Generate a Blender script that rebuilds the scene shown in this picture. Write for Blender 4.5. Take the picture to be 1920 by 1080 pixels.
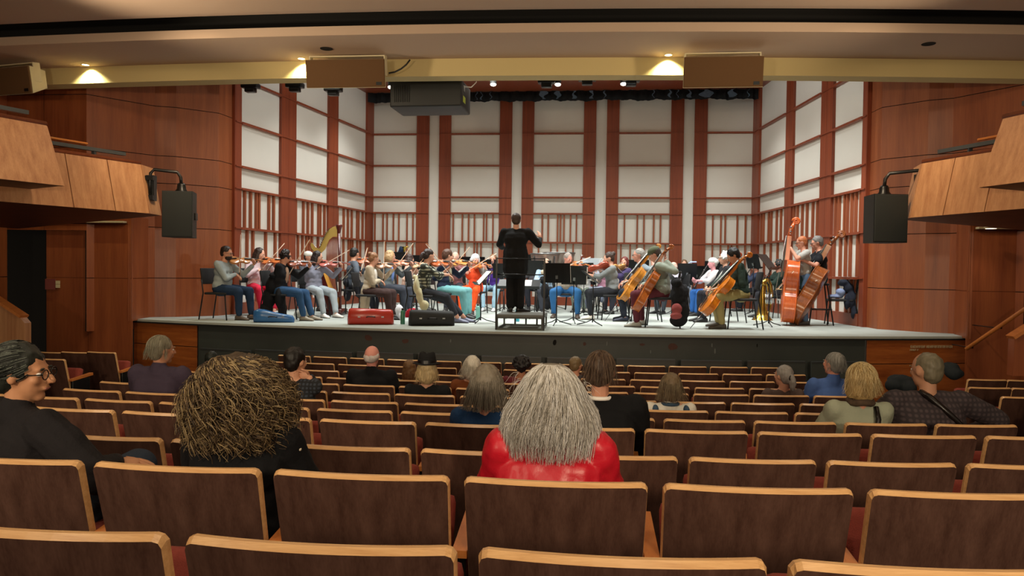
import bpy, bmesh, math, random
from mathutils import Vector, Matrix, Quaternion, noise
random.seed(7)
for _o in list(bpy.data.objects):
    bpy.data.objects.remove(_o)
SC = bpy.context.scene
COL = SC.collection
V = Vector
R = math.radians
PI = math.pi

# ------------------------------------------------------------------ camera
FPX = 1442.0
CAMZ = 0.93                       # above the stage deck (deck is z = 0)
YAW, PITCH, ROLL = R(6.0), R(1.35), R(0.75)
_f = V((-math.sin(YAW) * math.cos(PITCH), math.cos(YAW) * math.cos(PITCH), -math.sin(PITCH)))
_r0 = V((math.cos(YAW), math.sin(YAW), 0))
_u0 = _r0.cross(_f)
# image rolled so that its right side sinks
_r = (_r0 * math.cos(ROLL) + _u0 * math.sin(ROLL)).normalized()
_u = _r.cross(_f).normalized()
CAM = V((0, 0, CAMZ))
cd = bpy.data.cameras.new('camera')
cam = bpy.data.objects.new('camera', cd)
COL.objects.link(cam)
cam.matrix_world = Matrix(((_r.x, _u.x, -_f.x, CAM.x), (_r.y, _u.y, -_f.y, CAM.y), (_r.z, _u.z, -_f.z, CAM.z), (0, 0, 0, 1)))
cd.sensor_width = 36.0
cd.lens = FPX / 1920 * 36.0
cd.clip_start = 0.05
cd.clip_end = 200
SC.camera = cam

def ray(u, v):
    return _f + _r * ((u - 960) / FPX) - _u * ((v - 540) / FPX)
def onz(u, v, z=0.0):
    d = ray(u, v)
    return CAM + d * ((z - CAM.z) / d.z)
def aty(u, v, Y):
    d = ray(u, v)
    return CAM + d * (Y / d.y)
def proj(p):
    q = V(p) - CAM
    w = q.dot(_f)
    return (960 + FPX * q.dot(_r) / w, 540 - FPX * q.dot(_u) / w)

# ------------------------------------------------------------------ world and exposure
vs = SC.view_settings
vs.view_transform = 'Standard'
vs.look = 'None'
vs.gamma = 1.0
vs.use_curve_mapping = False
vs.exposure = 0.0
wd = bpy.data.worlds.new('world')
SC.world = wd
wd.use_nodes = True
wd.node_tree.nodes['Background'].inputs[0].default_value = (1.0, 0.80, 0.58, 1)
wd.node_tree.nodes['Background'].inputs[1].default_value = 0.42

# ------------------------------------------------------------------ lights of the place and added fill
def spot(name, loc, target, energy, size_deg=90, color=(1, 1, 1), blend=0.6, radius=0.12):
    ld = bpy.data.lights.new(name, 'SPOT')
    ld.energy = energy
    ld.spot_size = R(size_deg)
    ld.spot_blend = blend
    ld.color = color
    ld.shadow_soft_size = radius
    o = bpy.data.objects.new(name, ld)
    COL.objects.link(o)
    o.location = loc
    o.rotation_euler = (V(target) - V(loc)).to_track_quat('-Z', 'Y').to_euler()
    return o
COOL = (0.98, 1.0, 0.95)
WARM = (1.0, 0.83, 0.60)
# stage downlights in the shell ceiling
for sx in (-5.0, -2.4, 0.2, 2.8):
    for sy in (13.6, 16.0, 18.2):
        spot('stage_downlight', (sx, sy, 5.45), (sx * 0.93 - 0.07, sy + 0.1, 0), 340, 118, COOL, 0.9, 0.15)
# front-of-house lights hung behind the beam, aimed at the players
for sx in (-4.6, -1.9, 0.7, 3.3):
    spot('stage_front_light', (sx, 12.75, 5.0), (sx * 0.9, 14.9, 0.6), 640, 72, COOL, 0.5, 0.10)
# washes raking the side walls of the shell
spot('wall_wash', (-1.4, 15.0, 5.3), (-6.5, 17.2, 2.7), 340, 84, COOL, 0.5, 0.08)
spot('wall_wash', (-0.4, 15.0, 5.3), (4.7, 17.2, 2.7), 340, 84, COOL, 0.5, 0.08)
# house downlights in the hall ceiling, dim and warm
for hx, hy, e in ((-3.2, 0.2, 60), (0.6, 0.0, 70), (3.6, 0.4, 20), (-4.6, 3.6, 60), (-1.0, 3.4, 60), (2.6, 3.6, 22),
                  (-4.6, 6.6, 60), (-1.0, 6.6, 75), (2.6, 6.6, 70), (-4.2, 9.0, 50), (-1.0, 9.0, 50), (2.2, 9.0, 50)):
    spot('house_downlight', (hx, hy, 4.07), (hx, hy, -1), e * 1.0, 125, WARM, 0.9, 0.06)
# lamps that light the balcony fronts
for s in (-1, 1):
    spot('balcony_light', (-1.06 + s * 1.8, 6.6, 4.07), (-1.06 + s * 5.0, 8.2, 1.6), 150, 70, (1.0, 0.80, 0.55), 0.8, 0.1)
    spot('wall_light', (-1.06 + s * 3.4, 8.9, 4.07), (-1.06 + s * 7.4, 12.2, 0.6), 210, 84, (1.0, 0.78, 0.52), 0.9, 0.1)
# added fill spots, no lamps of the hall, that brighten the ceiling from below
for lx, ly, lz, tx, ty, e in ((-6.9, 7.4, 2.75, -2.6, 9.3, 540), (4.8, 7.4, 2.75, 0.8, 9.3, 430), (-3.4, -1.8, 1.6, -2.4, 7.6, 700), (1.6, -1.8, 1.6, 0.4, 7.6, 700)):
    spot('ceiling_fill', (lx, ly, lz), (tx, ty, 4.1), e, 100, (1.0, 0.80, 0.55), 0.9, 0.2)
for lx in (-3.6, -0.6, 2.4):  # fill spots added behind the camera to brighten the seat backs
    spot('seat_back_fill', (lx, -1.6, 3.9), (lx * .9, 3.4, -0.4), 105, 100, WARM, 0.9, 0.06)
# ------------------------------------------------------------------ mesh helpers
class MB:
    def __init__(s):
        s.v = []; s.f = []; s.m = []; s.sm = []; s.mats = []; s.mi = 0; s.smooth = False
    def mat(s, m):
        if m not in s.mats: s.mats.append(m)
        s.mi = s.mats.index(m)
        return s
    def add(s, vs_, fs, smooth=None):
        n = len(s.v)
        s.v.extend([tuple(p) for p in vs_])
        for f in fs:
            s.f.append(tuple(i + n for i in f)); s.m.append(s.mi); s.sm.append(s.smooth if smooth is None else smooth)
        return s
    def box(s, a, b, M=None):
        (x0, y0, z0), (x1, y1, z1) = a, b
        p = [V((x, y, z)) for z in (z0, z1) for y in (y0, y1) for x in (x0, x1)]
        if M is not None: p = [M @ q for q in p]
        return s.add(p, [(0, 2, 3, 1), (4, 5, 7, 6), (0, 1, 5, 4), (2, 6, 7, 3), (0, 4, 6, 2), (1, 3, 7, 5)])
    def rbox(s, a, b, r=0.01, M=None, seg=2):
        bm = bmesh.new()
        bmesh.ops.create_cube(bm, size=1)
        c = (V(a) + V(b)) / 2; d = V(b) - V(a)
        for q in bm.verts: q.co = V((q.co.x * d.x, q.co.y * d.y, q.co.z * d.z)) + c
        bmesh.ops.bevel(bm, geom=list(bm.edges), offset=min(r, 0.49 * min(abs(d.x), abs(d.y), abs(d.z))), segments=seg, profile=0.6, affect='EDGES')
        bm.verts.index_update()
        vv = [(M @ q.co) if M is not None else q.co.copy() for q in bm.verts]
        s.add(vv, [tuple(x.index for x in f.verts) for f in bm.faces], True)
        bm.free()
        return s
    def tube(s, pts, rad, n=8, cap=True, smooth=True):
        pts = [V(p) for p in pts]
        if not isinstance(rad, (list, tuple)): rad = [rad] * len(pts)
        rings = []
        up = None
        for i, p in enumerate(pts):
            t = (pts[min(i + 1, len(pts) - 1)] - pts[max(i - 1, 0)])
            if t.length < 1e-9: t = V((0, 0, 1))
            t.normalize()
            if up is None:
                up = V((0, 0, 1)) if abs(t.z) < 0.9 else V((1, 0, 0))
            a = t.cross(up)
            if a.length < 1e-6: a = t.cross(V((0, 1, 0.1)))
            a.normalize(); b = a.cross(t).normalized(); up = b
            rings.append([p + (a * math.cos(2 * PI * k / n) + b * math.sin(2 * PI * k / n)) * rad[i] for k in range(n)])
        vv = [q for r_ in rings for q in r_]
        ff = []
        for i in range(len(pts) - 1):
            for k in range(n):
                k2 = (k + 1) % n
                ff.append((i * n + k, i * n + k2, (i + 1) * n + k2, (i + 1) * n + k))
        s.add(vv, ff, smooth)
        if cap:
            m = len(s.v) - len(vv)
            s.f.append(tuple(m + k for k in reversed(range(n)))); s.m.append(s.mi); s.sm.append(False)
            s.f.append(tuple(m + (len(pts) - 1) * n + k for k in range(n))); s.m.append(s.mi); s.sm.append(False)
        return s
    def ell(s, c, r, M=None, nu=12, nv=8):
        c = V(c); vv = []; ff = []
        for j in range(nv + 1):
            th = PI * j / nv
            for i in range(nu):
                ph = 2 * PI * i / nu
                p = V((r[0] * math.sin(th) * math.cos(ph), r[1] * math.sin(th) * math.sin(ph), r[2] * math.cos(th)))
                if M is not None: p = M @ p
                vv.append(c + p)
        for j in range(nv):
            for i in range(nu):
                i2 = (i + 1) % nu
                ff.append((j * nu + i, (j + 1) * nu + i, (j + 1) * nu + i2, j * nu + i2))
        return s.add(vv, ff, True)
    def prism(s, poly, a, b, M=None, smooth=False):
        """poly: list of (x,y); extruded z from a to b"""
        n = len(poly)
        vv = [V((x, y, a)) for x, y in poly] + [V((x, y, b)) for x, y in poly]
        if M is not None: vv = [M @ q for q in vv]
        ff = [tuple(reversed(range(n))), tuple(range(n, 2 * n))]
        s.add(vv, ff, False)
        m = len(s.v) - 2 * n
        for i in range(n):
            j = (i + 1) % n
            s.f.append((m + i, m + j, m + n + j, m + n + i)); s.m.append(s.mi); s.sm.append(smooth)
        return s
    def lathe(s, prof, M=None, n=20):
        """prof: list of (r,z)"""
        vv = []; ff = []
        for r_, z in prof:
            for k in range(n):
                p = V((r_ * math.cos(2 * PI * k / n), r_ * math.sin(2 * PI * k / n), z))
                vv.append(M @ p if M is not None else p)
        for i in range(len(prof) - 1):
            for k in range(n):
                k2 = (k + 1) % n
                ff.append((i * n + k, i * n + k2, (i + 1) * n + k2, (i + 1) * n + k))
        return s.add(vv, ff, True)
    def mesh(s, name):
        me = bpy.data.meshes.new(name)
        me.from_pydata(s.v, [], s.f)
        for m in s.mats: me.materials.append(m)
        me.polygons.foreach_set('material_index', s.m)
        me.polygons.foreach_set('use_smooth', s.sm)
        me.validate(); me.update()
        return me
    def build(s, name, mat=None, parent=None, M=None):
        if mat is not None and not s.mats: s.mats = [mat]
        o = bpy.data.objects.new(name, s.mesh(name))
        COL.objects.link(o)
        if parent is not None: o.parent = parent
        if M is not None: o.matrix_local = M
        return o

def link(me, name, parent=None):
    o = bpy.data.objects.new(name, me)
    COL.objects.link(o)
    if parent is not None: o.parent = parent
    return o
def tag(o, label, cat, group=None, kind=None):
    o['label'] = label
    o['category'] = cat
    if group: o['group'] = group
    if kind: o['kind'] = kind
    return o
def empty(name, M=None):
    o = bpy.data.objects.new(name, None)
    COL.objects.link(o)
    o.empty_display_size = 0.1
    if M is not None: o.matrix_world = M
    return o
def thing(name, label, cat, M=None, group=None):
    return tag(empty(name, M), label, cat, group)
def struct(o):
    o['kind'] = 'structure'
    return o
def copy_tree(o, parent=None):
    c = o.copy(); COL.objects.link(c)
    c.parent = parent
    for ch in list(o.children):
        d = copy_tree(ch, c)
    return c
def TR(loc, rz=0.0, s=1.0):
    return Matrix.Translation(V(loc)) @ Matrix.Rotation(rz, 4, 'Z') @ Matrix.Scale(s, 4)
def frame(o, x, y=None, z=None):
    """matrix from origin and axes; give x plus y or z hint"""
    x = V(x).normalized()
    if z is not None:
        z = V(z); z = (z - x * z.dot(x)).normalized(); y = z.cross(x)
    else:
        y = V(y); y = (y - x * y.dot(x)).normalized(); z = x.cross(y)
    return Matrix(((x.x, y.x, z.x, o[0]), (x.y, y.y, z.y, o[1]), (x.z, y.z, z.z, o[2]), (0, 0, 0, 1)))
def remesh(mb, name, voxel, smooth=2, disp=0.0, dscale=8.0, mat=None, seed=0.0):
    """fuse the pieces of mb into one continuous surface"""
    me = mb.mesh('tmp')
    o = bpy.data.objects.new('tmp', me)
    COL.objects.link(o)
    md = o.modifiers.new('r', 'REMESH'); md.mode = 'VOXEL'; md.voxel_size = voxel; md.use_smooth_shade = True
    if smooth:
        sm = o.modifiers.new('s', 'SMOOTH'); sm.iterations = smooth; sm.factor = 0.5
    dg = bpy.context.evaluated_depsgraph_get()
    out = bpy.data.meshes.new_from_object(o.evaluated_get(dg))
    bpy.data.objects.remove(o); bpy.data.meshes.remove(me)
    out.name = name
    out.materials.clear()
    if mat is not None: out.materials.append(mat)
    if disp:
        nrm = [v.normal.copy() for v in out.vertices]
        for i, v in enumerate(out.vertices):
            q = v.co * dscale + V((seed, seed * 1.7, 0))
            k = noise.noise(q) + 0.5 * noise.noise(q * 2.1)
            v.co = v.co + nrm[i] * (disp * k)
    out.polygons.foreach_set('use_smooth', [True] * len(out.polygons))
    out.update()
    return out

# ------------------------------------------------------------------ materials
MATS = {}
def _base(name):
    m = bpy.data.materials.new(name); m.use_nodes = True
    nt = m.node_tree
    return m, nt, nt.nodes['Principled BSDF']
def rgb(h):
    if isinstance(h, str):
        h = h.lstrip('#')
        c = [int(h[i:i + 2], 16) / 255 for i in (0, 2, 4)]
        return tuple((x / 12.92 if x <= 0.04045 else ((x + 0.055) / 1.055) ** 2.4) for x in c)
    return tuple(h)
def plain(name, c, rough=0.6, metal=0.0, spec=0.5, vary=0.10, vscale=6.0, bump=0.0, bscale=60.0, emit=None, es=0.0, coat=0.0):
    if name in MATS: return MATS[name]
    m, nt, b = _base(name)
    c = rgb(c)
    tc = nt.nodes.new('ShaderNodeTexCoord')
    n = nt.nodes.new('ShaderNodeTexNoise'); n.inputs['Scale'].default_value = vscale; n.inputs['Detail'].default_value = 4
    nt.links.new(tc.outputs['Object'], n.inputs['Vector'])
    mix = nt.nodes.new('ShaderNodeMix'); mix.data_type = 'RGBA'
    mix.inputs[6].default_value = (*[x * (1 - vary) for x in c], 1)
    mix.inputs[7].default_value = (*[min(1, x * (1 + vary)) for x in c], 1)
    nt.links.new(n.outputs['Fac'], mix.inputs[0])
    nt.links.new(mix.outputs[2], b.inputs['Base Color'])
    b.inputs['Roughness'].default_value = rough
    b.inputs['Metallic'].default_value = metal
    b.inputs['Specular IOR Level'].default_value = spec
    b.inputs['Coat Weight'].default_value = coat
    if bump:
        n2 = nt.nodes.new('ShaderNodeTexNoise'); n2.inputs['Scale'].default_value = bscale; n2.inputs['Detail'].default_value = 3
        nt.links.new(tc.outputs['Object'], n2.inputs['Vector'])
        bp = nt.nodes.new('ShaderNodeBump'); bp.inputs['Strength'].default_value = bump; bp.inputs['Distance'].default_value = 0.01
        nt.links.new(n2.outputs['Fac'], bp.inputs['Height']); nt.links.new(bp.outputs['Normal'], b.inputs['Normal'])
    if emit is not None:
        b.inputs['Emission Color'].default_value = (*rgb(emit), 1); b.inputs['Emission Strength'].default_value = es
    MATS[name] = m
    return m
def wood(name, c1, c2, rough=0.4, scale=(14, 14, 0.7), coat=0.0, bump=0.02, spec=0.5, fine=True):
    """wood veneer, grain along local z"""
    if name in MATS: return MATS[name]
    m, nt, b = _base(name)
    tc = nt.nodes.new('ShaderNodeTexCoord')
    mp = nt.nodes.new('ShaderNodeMapping'); mp.inputs['Scale'].default_value = scale
    nt.links.new(tc.outputs['Object'], mp.inputs['Vector'])
    n = nt.nodes.new('ShaderNodeTexNoise'); n.inputs['Scale'].default_value = 1.0; n.inputs['Detail'].default_value = 6; n.inputs['Roughness'].default_value = 0.6
    nt.links.new(mp.outputs[0], n.inputs['Vector'])
    n2 = nt.nodes.new('ShaderNodeTexNoise'); n2.inputs['Scale'].default_value = 9.0; n2.inputs['Detail'].default_value = 3
    nt.links.new(mp.outputs[0], n2.inputs['Vector'])
    add = nt.nodes.new('ShaderNodeMath'); add.operation = 'MULTIPLY_ADD'; add.inputs[1].default_value = 0.35
    nt.links.new(n2.outputs['Fac'], add.inputs[0]); nt.links.new(n.outputs['Fac'], add.inputs[2])
    cr = nt.nodes.new('ShaderNodeValToRGB')
    cr.color_ramp.elements[0].position = 0.42; cr.color_ramp.elements[0].color = (*rgb(c1), 1)
    cr.color_ramp.elements[1].position = 0.92; cr.color_ramp.elements[1].color = (*rgb(c2), 1)
    nt.links.new(add.outputs[0], cr.inputs[0]); nt.links.new(cr.outputs[0], b.inputs['Base Color'])
    b.inputs['Roughness'].default_value = rough; b.inputs['Coat Weight'].default_value = coat; b.inputs['Coat Roughness'].default_value = 0.25
    b.inputs['Specular IOR Level'].default_value = spec
    bp = nt.nodes.new('ShaderNodeBump'); bp.inputs['Strength'].default_value = bump * 5; bp.inputs['Distance'].default_value = 0.002
    nt.links.new(add.outputs[0], bp.inputs['Height']); nt.links.new(bp.outputs['Normal'], b.inputs['Normal'])
    MATS[name] = m
    return m
def check(name, ca, cb, sc=26.0):
    """woven check pattern"""
    if name in MATS: return MATS[name]
    m, nt, b = _base(name)
    tc = nt.nodes.new('ShaderNodeTexCoord')
    outs = []
    for ax in ('X', 'Z'):
        w = nt.nodes.new('ShaderNodeTexWave'); w.bands_direction = ax; w.inputs['Scale'].default_value = sc / 6; w.inputs['Distortion'].default_value = 0.6
        nt.links.new(tc.outputs['Object'], w.inputs['Vector']); outs.append(w)
    ad = nt.nodes.new('ShaderNodeMath'); ad.operation = 'MULTIPLY'
    nt.links.new(outs[0].outputs['Fac'], ad.inputs[0]); nt.links.new(outs[1].outputs['Fac'], ad.inputs[1])
    cr = nt.nodes.new('ShaderNodeValToRGB')
    cr.color_ramp.elements[0].position = 0.1; cr.color_ramp.elements[0].color = (*rgb(ca), 1)
    cr.color_ramp.elements[1].position = 0.6; cr.color_ramp.elements[1].color = (*rgb(cb), 1)
    nt.links.new(ad.outputs[0], cr.inputs[0]); nt.links.new(cr.outputs[0], b.inputs['Base Color'])
    b.inputs['Roughness'].default_value = 0.85
    MATS[name] = m
    return m
def cloth(c, rough=0.88, tag_=''):
    key = 'cloth_' + (c if isinstance(c, str) else '%02x%02x%02x' % tuple(int(255 * x) for x in c)).lstrip('#') + tag_
    return plain(key, c, rough=rough, vary=0.16, vscale=9, bump=0.25, bscale=90, spec=0.25)
def skin(c='#d9a184'):
    return plain('skin_' + c.lstrip('#'), c, rough=0.55, vary=0.05, vscale=14, spec=0.35)
def hairmat(c):
    key = 'hair_' + c.lstrip('#')
    if key in MATS: return MATS[key]
    m, nt, b = _base(key)
    c = rgb(c)
    tc = nt.nodes.new('ShaderNodeTexCoord')
    mp = nt.nodes.new('ShaderNodeMapping'); mp.inputs['Scale'].default_value = (60, 60, 9)
    nt.links.new(tc.outputs['Object'], mp.inputs['Vector'])
    n = nt.nodes.new('ShaderNodeTexNoise'); n.inputs['Scale'].default_value = 1.0; n.inputs['Detail'].default_value = 4
    nt.links.new(mp.outputs[0], n.inputs['Vector'])
    mix = nt.nodes.new('ShaderNodeMix'); mix.data_type = 'RGBA'
    mix.inputs[6].default_value = (*[x * 0.55 for x in c], 1); mix.inputs[7].default_value = (*[min(1, x * 1.35) for x in c], 1)
    nt.links.new(n.outputs['Fac'], mix.inputs[0]); nt.links.new(mix.outputs[2], b.inputs['Base Color'])
    b.inputs['Roughness'].default_value = 0.5; b.inputs['Specular IOR Level'].default_value = 0.4
    bp = nt.nodes.new('ShaderNodeBump'); bp.inputs['Strength'].default_value = 0.7; bp.inputs['Distance'].default_value = 0.004
    nt.links.new(n.outputs['Fac'], bp.inputs['Height']); nt.links.new(bp.outputs['Normal'], b.inputs['Normal'])
    MATS[key] = m
    return m

M_red = wood('shell_wood', '#6d2f1c', '#8f4426', rough=0.42, scale=(22, 22, 0.6))
M_wall = wood('wall_veneer', '#763a20', '#9a5630', rough=0.38, scale=(6, 6, 0.35))
M_wallh = wood('apron_veneer', '#7d3d1c', '#b0662f', rough=0.36, scale=(1.2, 1.2, 14))
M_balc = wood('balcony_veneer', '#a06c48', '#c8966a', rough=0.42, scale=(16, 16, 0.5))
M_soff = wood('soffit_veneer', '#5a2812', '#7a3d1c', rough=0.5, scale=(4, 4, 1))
M_seatback = wood('seat_veneer', '#3f2922', '#5f443a', rough=0.33, scale=(26, 26, 1.2), spec=0.45)
M_seatedge = wood('seat_edge', '#c2925f', '#e6bb85', rough=0.3, scale=(3, 60, 60), spec=0.6)
M_arm = wood('armrest_wood', '#b5682f', '#cd8244', rough=0.35, scale=(30, 4, 30))
M_uph = plain('red_upholstery', '#8e3f34', rough=0.95, vary=0.2, vscale=60, bump=0.3, bscale=300)
M_white = plain('shell_panel', '#d3cfc6', rough=0.75, vary=0.04, vscale=1.5)
M_batten = wood('batten_wood', '#7c3b22', '#97512f', rough=0.45, scale=(20, 20, 0.7))
M_deck = plain('stage_deck', '#a3a9a4', rough=0.75, vary=0.14, vscale=2.5, bump=0.1, bscale=30)
M_black = plain('black_paint', '#1b1d1d', rough=0.55, vary=0.2, vscale=3)
M_blackm = plain('black_metal', '#121314', rough=0.35, metal=0.3, vary=0.1)
M_steel = plain('steel', '#8a8c8c', rough=0.3, metal=0.9)
M_ceil = plain('ceiling_plaster', '#bda48e', rough=0.85, vary=0.03, vscale=1.0)
M_fascia = plain('fascia_paint', '#c4b27e', rough=0.8, vary=0.03, vscale=1.0)
M_cream = plain('cream_paint', '#c9bd9a', rough=0.6, vary=0.03)
M_floor = plain('aisle_carpet', '#2a1a16', rough=0.95, vary=0.3, vscale=40, bump=0.3, bscale=200)
M_curtain = plain('black_curtain', '#0d0e11', rough=0.9, vary=0.2)
M_dark = plain('dark_void', '#0b0907', rough=0.95, vary=0.1)
M_brass = plain('brass', '#c9a24a', rough=0.22, metal=1.0, vary=0.08)
M_silver = plain('silver', '#c4c8cc', rough=0.2, metal=1.0, vary=0.05)
M_paper = plain('paper', '#eceae4', rough=0.8, vary=0.04)
M_eye = plain('eye_white', '#e9e4dc', rough=0.3, vary=0.0)
M_iris = plain('eye_dark', '#1d1612', rough=0.2, vary=0.0)
M_lip = plain('lips', '#a0675a', rough=0.5, vary=0.0)
M_ebony = plain('ebony', '#15110f', rough=0.3, vary=0.1)
M_string = plain('strings', '#b8b8b0', rough=0.3, metal=0.8)
M_bowhair = plain('bow_hair', '#efe9da', rough=0.6)
M_bowstick = wood('bow_stick', '#a2643a', '#c48a5c', rough=0.3, scale=(4, 60, 60))
M_glass = plain('grille_cloth', '#5c4022', rough=0.9, vary=0.05, vscale=30)
# ------------------------------------------------------------------ room
CX = -1.06                        # centre line of the hall
def mir(p): return (2 * CX - p[0], p[1])
def onwall(u, v, A, B):
    d = ray(u, v); A = V((A[0], A[1], 0)); B = V((B[0], B[1], 0))
    n = V((-(B - A).y, (B - A).x, 0))
    return CAM + d * ((A - CAM).dot(n) / d.dot(n))
def seat_floor_z(x, y):
    Rr = math.hypot(x - CX, y - 37)
    ks = [35.51, 34.7, 33.9, 33.0, 32.2, 31.4, 30.5, 29.7, 28.85, 28.0, 27.15, 26.3]
    zs = [.549, .633, .747, .809, .909, .996, 1.075, 1.135, 1.2, 1.245, 1.275, 1.29]
    if Rr >= ks[0]: z = zs[0] - (Rr - ks[0]) * 0.11
    elif Rr <= ks[-1]: z = zs[-1]
    else:
        z = 1
        for i in range(11):
            if ks[i + 1] <= Rr <= ks[i]:
                t = (ks[i] - Rr) / (ks[i] - ks[i + 1]); z = zs[i] * (1 - t) + zs[i + 1] * t
    return CAMZ - z - 0.88
# raked floor
mb = MB(); mb.mat(M_floor)
nx, ny = 30, 48
xs = [-11 + 20.0 * i / nx for i in range(nx + 1)]; ys = [-2.0 + 15.4 * j / ny for j in range(ny + 1)]
mb.add([V((x, y, seat_floor_z(x, y))) for y in ys for x in xs],
       [(j * (nx + 1) + i, j * (nx + 1) + i + 1, (j + 1) * (nx + 1) + i + 1, (j + 1) * (nx + 1) + i) for j in range(ny) for i in range(nx)], True)
struct(mb.build('floor'))

SEAMS = [0.70, 1.61, 2.40, 2.89, 3.77]
def facet(name, A, B, z0, z1, seams=SEAMS, vs_=(), mat=None, side=None, back=None, gap=0.006, th=0.05, kind=True):
    """a veneered wall facet: dark backing with separate panels on it"""
    A = V((A[0], A[1], 0)); B = V((B[0], B[1], 0)); t = (B - A); L = t.length; t.normalize()
    n = V((-t.y, t.x, 0))
    tgt = V((CX, 9, 0)) if side is None else V((side[0], side[1], 0))
    if n.dot(tgt - (A + B) / 2) < 0: n = -n
    M = Matrix(((t.x, n.x, 0, A.x), (t.y, n.y, 0, A.y), (0, 0, 1, 0), (0, 0, 0, 1)))
    mb = MB(); mb.mat(back or M_dark); mb.box((0, -th, z0), (L, -0.012, z1), M)
    mb.mat(mat or M_wall)
    zz = [z0] + [s for s in seams if z0 < s < z1] + [z1]
    us = [0] + sorted(vs_) + [L]
    for i in range(len(us) - 1):
        for j in range(len(zz) - 1):
            mb.box((us[i] + (gap if i else 0), -0.02, zz[j] + (gap if j else 0)), (us[i + 1] - (gap if i < len(us) - 2 else 0), 0, zz[j + 1] - (gap if j < len(zz) - 2 else 0)), M)
    o = mb.build(name)
    return struct(o) if kind else o
P0, P1, P2, P3, P4, P5 = (-14, 12.1), (-8.46, 12.1), (-7.82, 13.05), (-7.5, 13.19), (-6.96, 13.72), (-6.93, 14.2)
for sgn, side in ((0, 'left'), (1, 'right')):
    f = (lambda p: p) if sgn == 0 else mir
    nm = 'wall_' + side
    facet(nm, f(P0), f(P1), 1.5, 5.2, vs_=(4.77,) if not sgn else (4.77, 4.2))
    facet(nm, f(P1), f(P2), -0.2, 5.2)
    facet(nm, f(P2), f(P3), -0.2, 5.2)
    facet(nm, f(P3), f(P4), -0.2, 5.2, mat=M_wall)
    facet(nm, f(P4), f(P5), -0.2, 5.2, mat=M_wall)
    # lower wall under the balcony and its return
    x_out = -9.26 if sgn == 0 else -14
    facet(nm, f((x_out, 12.2)), f((-7.73, 12.2)), -1.6, 1.75, seams=[.70, 1.61], vs_=((0.76,) if not sgn else (5.5,)), back=M_wall)
    facet(nm, f((-7.73, 12.2)), f((-7.85, 12.9)), -0.02, 1.75, seams=[.70], side=(CX, 12.6), back=M_wall)
    # side wall of the hall, mostly beyond the frame
    facet(nm, f((-9.9, 12.1)), f((-11.5, 2.0)) if sgn == 0 else f((-11.5, 2.0)), -1.6, 5.2, seams=[.7, 1.6, 2.9, 3.8], vs_=(2, 4, 6, 8))
# dark passage beyond the left opening
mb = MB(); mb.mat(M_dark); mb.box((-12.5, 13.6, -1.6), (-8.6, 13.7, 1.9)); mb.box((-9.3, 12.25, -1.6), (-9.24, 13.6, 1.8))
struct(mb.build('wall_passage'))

# stage deck with its curved front
RF = 22.8; YC = 34.25
def front(x, dr=0.0): return YC - math.sqrt((RF + dr) ** 2 - (x - CX) ** 2)
xl = -7.9; xr = 2 * CX + 7.9
fx = [xl + (xr - xl) * i / 48 for i in range(49)]
poly = [(x, front(x)) for x in fx] + [(xr, 14.2), (6.3, 14.2), (6.3, 21), (-8.4, 21), (-8.4, 14.2), (xl, 14.2)]
mb = MB(); mb.mat(M_deck)
mb.prism([p for p in poly], -0.035, 0.0)
struct(mb.build('floor_stage'))
mb = MB(); mb.mat(M_black)
mb.prism([(x, front(x) - 0.012) for x in fx] + [(x, front(x) + 0.5) for x in reversed(fx)], -0.06, -0.035)
struct(mb.build('trim_stage'))
XB0 = onz(373, 603).x; XB1 = onz(1635, 633).x
def apron(name, x0, x1, mat, n, off=0.03, z0=-1.6, z1=-0.06, seams=()):
    xs_ = [x0 + (x1 - x0) * i / n for i in range(n + 1)]
    mb = MB(); mb.mat(mat)
    zz = [z0] + list(seams) + [z1]
    for j in range(len(zz) - 1):
        g = 0.006 if j else 0
        mb.prism([(x, front(x) + off) for x in xs_] + [(x, front(x) + off + 0.06) for x in reversed(xs_)], zz[j] + g, zz[j + 1] - (0.006 if j < len(zz) - 2 else 0))
    if seams:
        mb.mat(M_dark); mb.prism([(x, front(x) + off + .02) for x in xs_] + [(x, front(x) + off + 0.05) for x in reversed(xs_)], z0, z1)
    return struct(mb.build(name))
M_pit = plain('pit_black', '#3b413f', rough=0.5, vary=0.35, vscale=1.6)
apron('wall_stage', XB0, XB1, M_pit, 40, off=0.05)
apron('wall_stage', xl + 0.02, XB0 - 0.015, M_wallh, 8, seams=(-0.42,))
apron('wall_stage', XB1 + 0.015, xr - 0.02, M_wallh, 8, seams=(-0.42,))
# paint chips on the black front
mb = MB(); M_chip = plain('paint_chip', '#6a7270', rough=0.7); M_chipr = plain('worn_patch', '#4a2e25', rough=0.7, vary=0.3, vscale=30)
rc = random.Random(4)
for (u, v, w, h, m) in ((1341, 658, 4, 12, M_chip), (1335, 647, 3, 9, M_chip), (1262, 650, 20, 16, M_chipr), (1138, 644, 2, 10, M_chip), (1096, 645, 7, 8, M_chipr), (1420, 648, 3, 9, M_dark), (1204, 646, 12, 6, M_chipr), (1040, 642, 8, 14, M_dark), (845, 639, 3, 8, M_chip), (760, 640, 16, 10, M_chipr), (690, 634, 20, 14, M_chipr), (1220, 660, 2, 9, M_chip)):
    p = onz(u, v, -0.06)
    for _ in range(4):
        q = aty(u, v, front(onz(u, v, -0.1).x) + 0.05)
    X = q.x; Z = q.z; yy = front(X) + 0.0465; s_ = 11.5 / FPX
    pts = []
    for k in range(9):
        a = 2 * PI * k / 9; r_ = rc.uniform(0.35, 0.5)
        pts.append((X + math.cos(a) * w * s_ * r_, Z + math.sin(a) * h * s_ * r_))
    mb.mat(m); mb.add([V((x, front(x) + 0.0465, z)) for x, z in pts], [tuple(range(9))])
struct(mb.build('trim_wear'))
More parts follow.
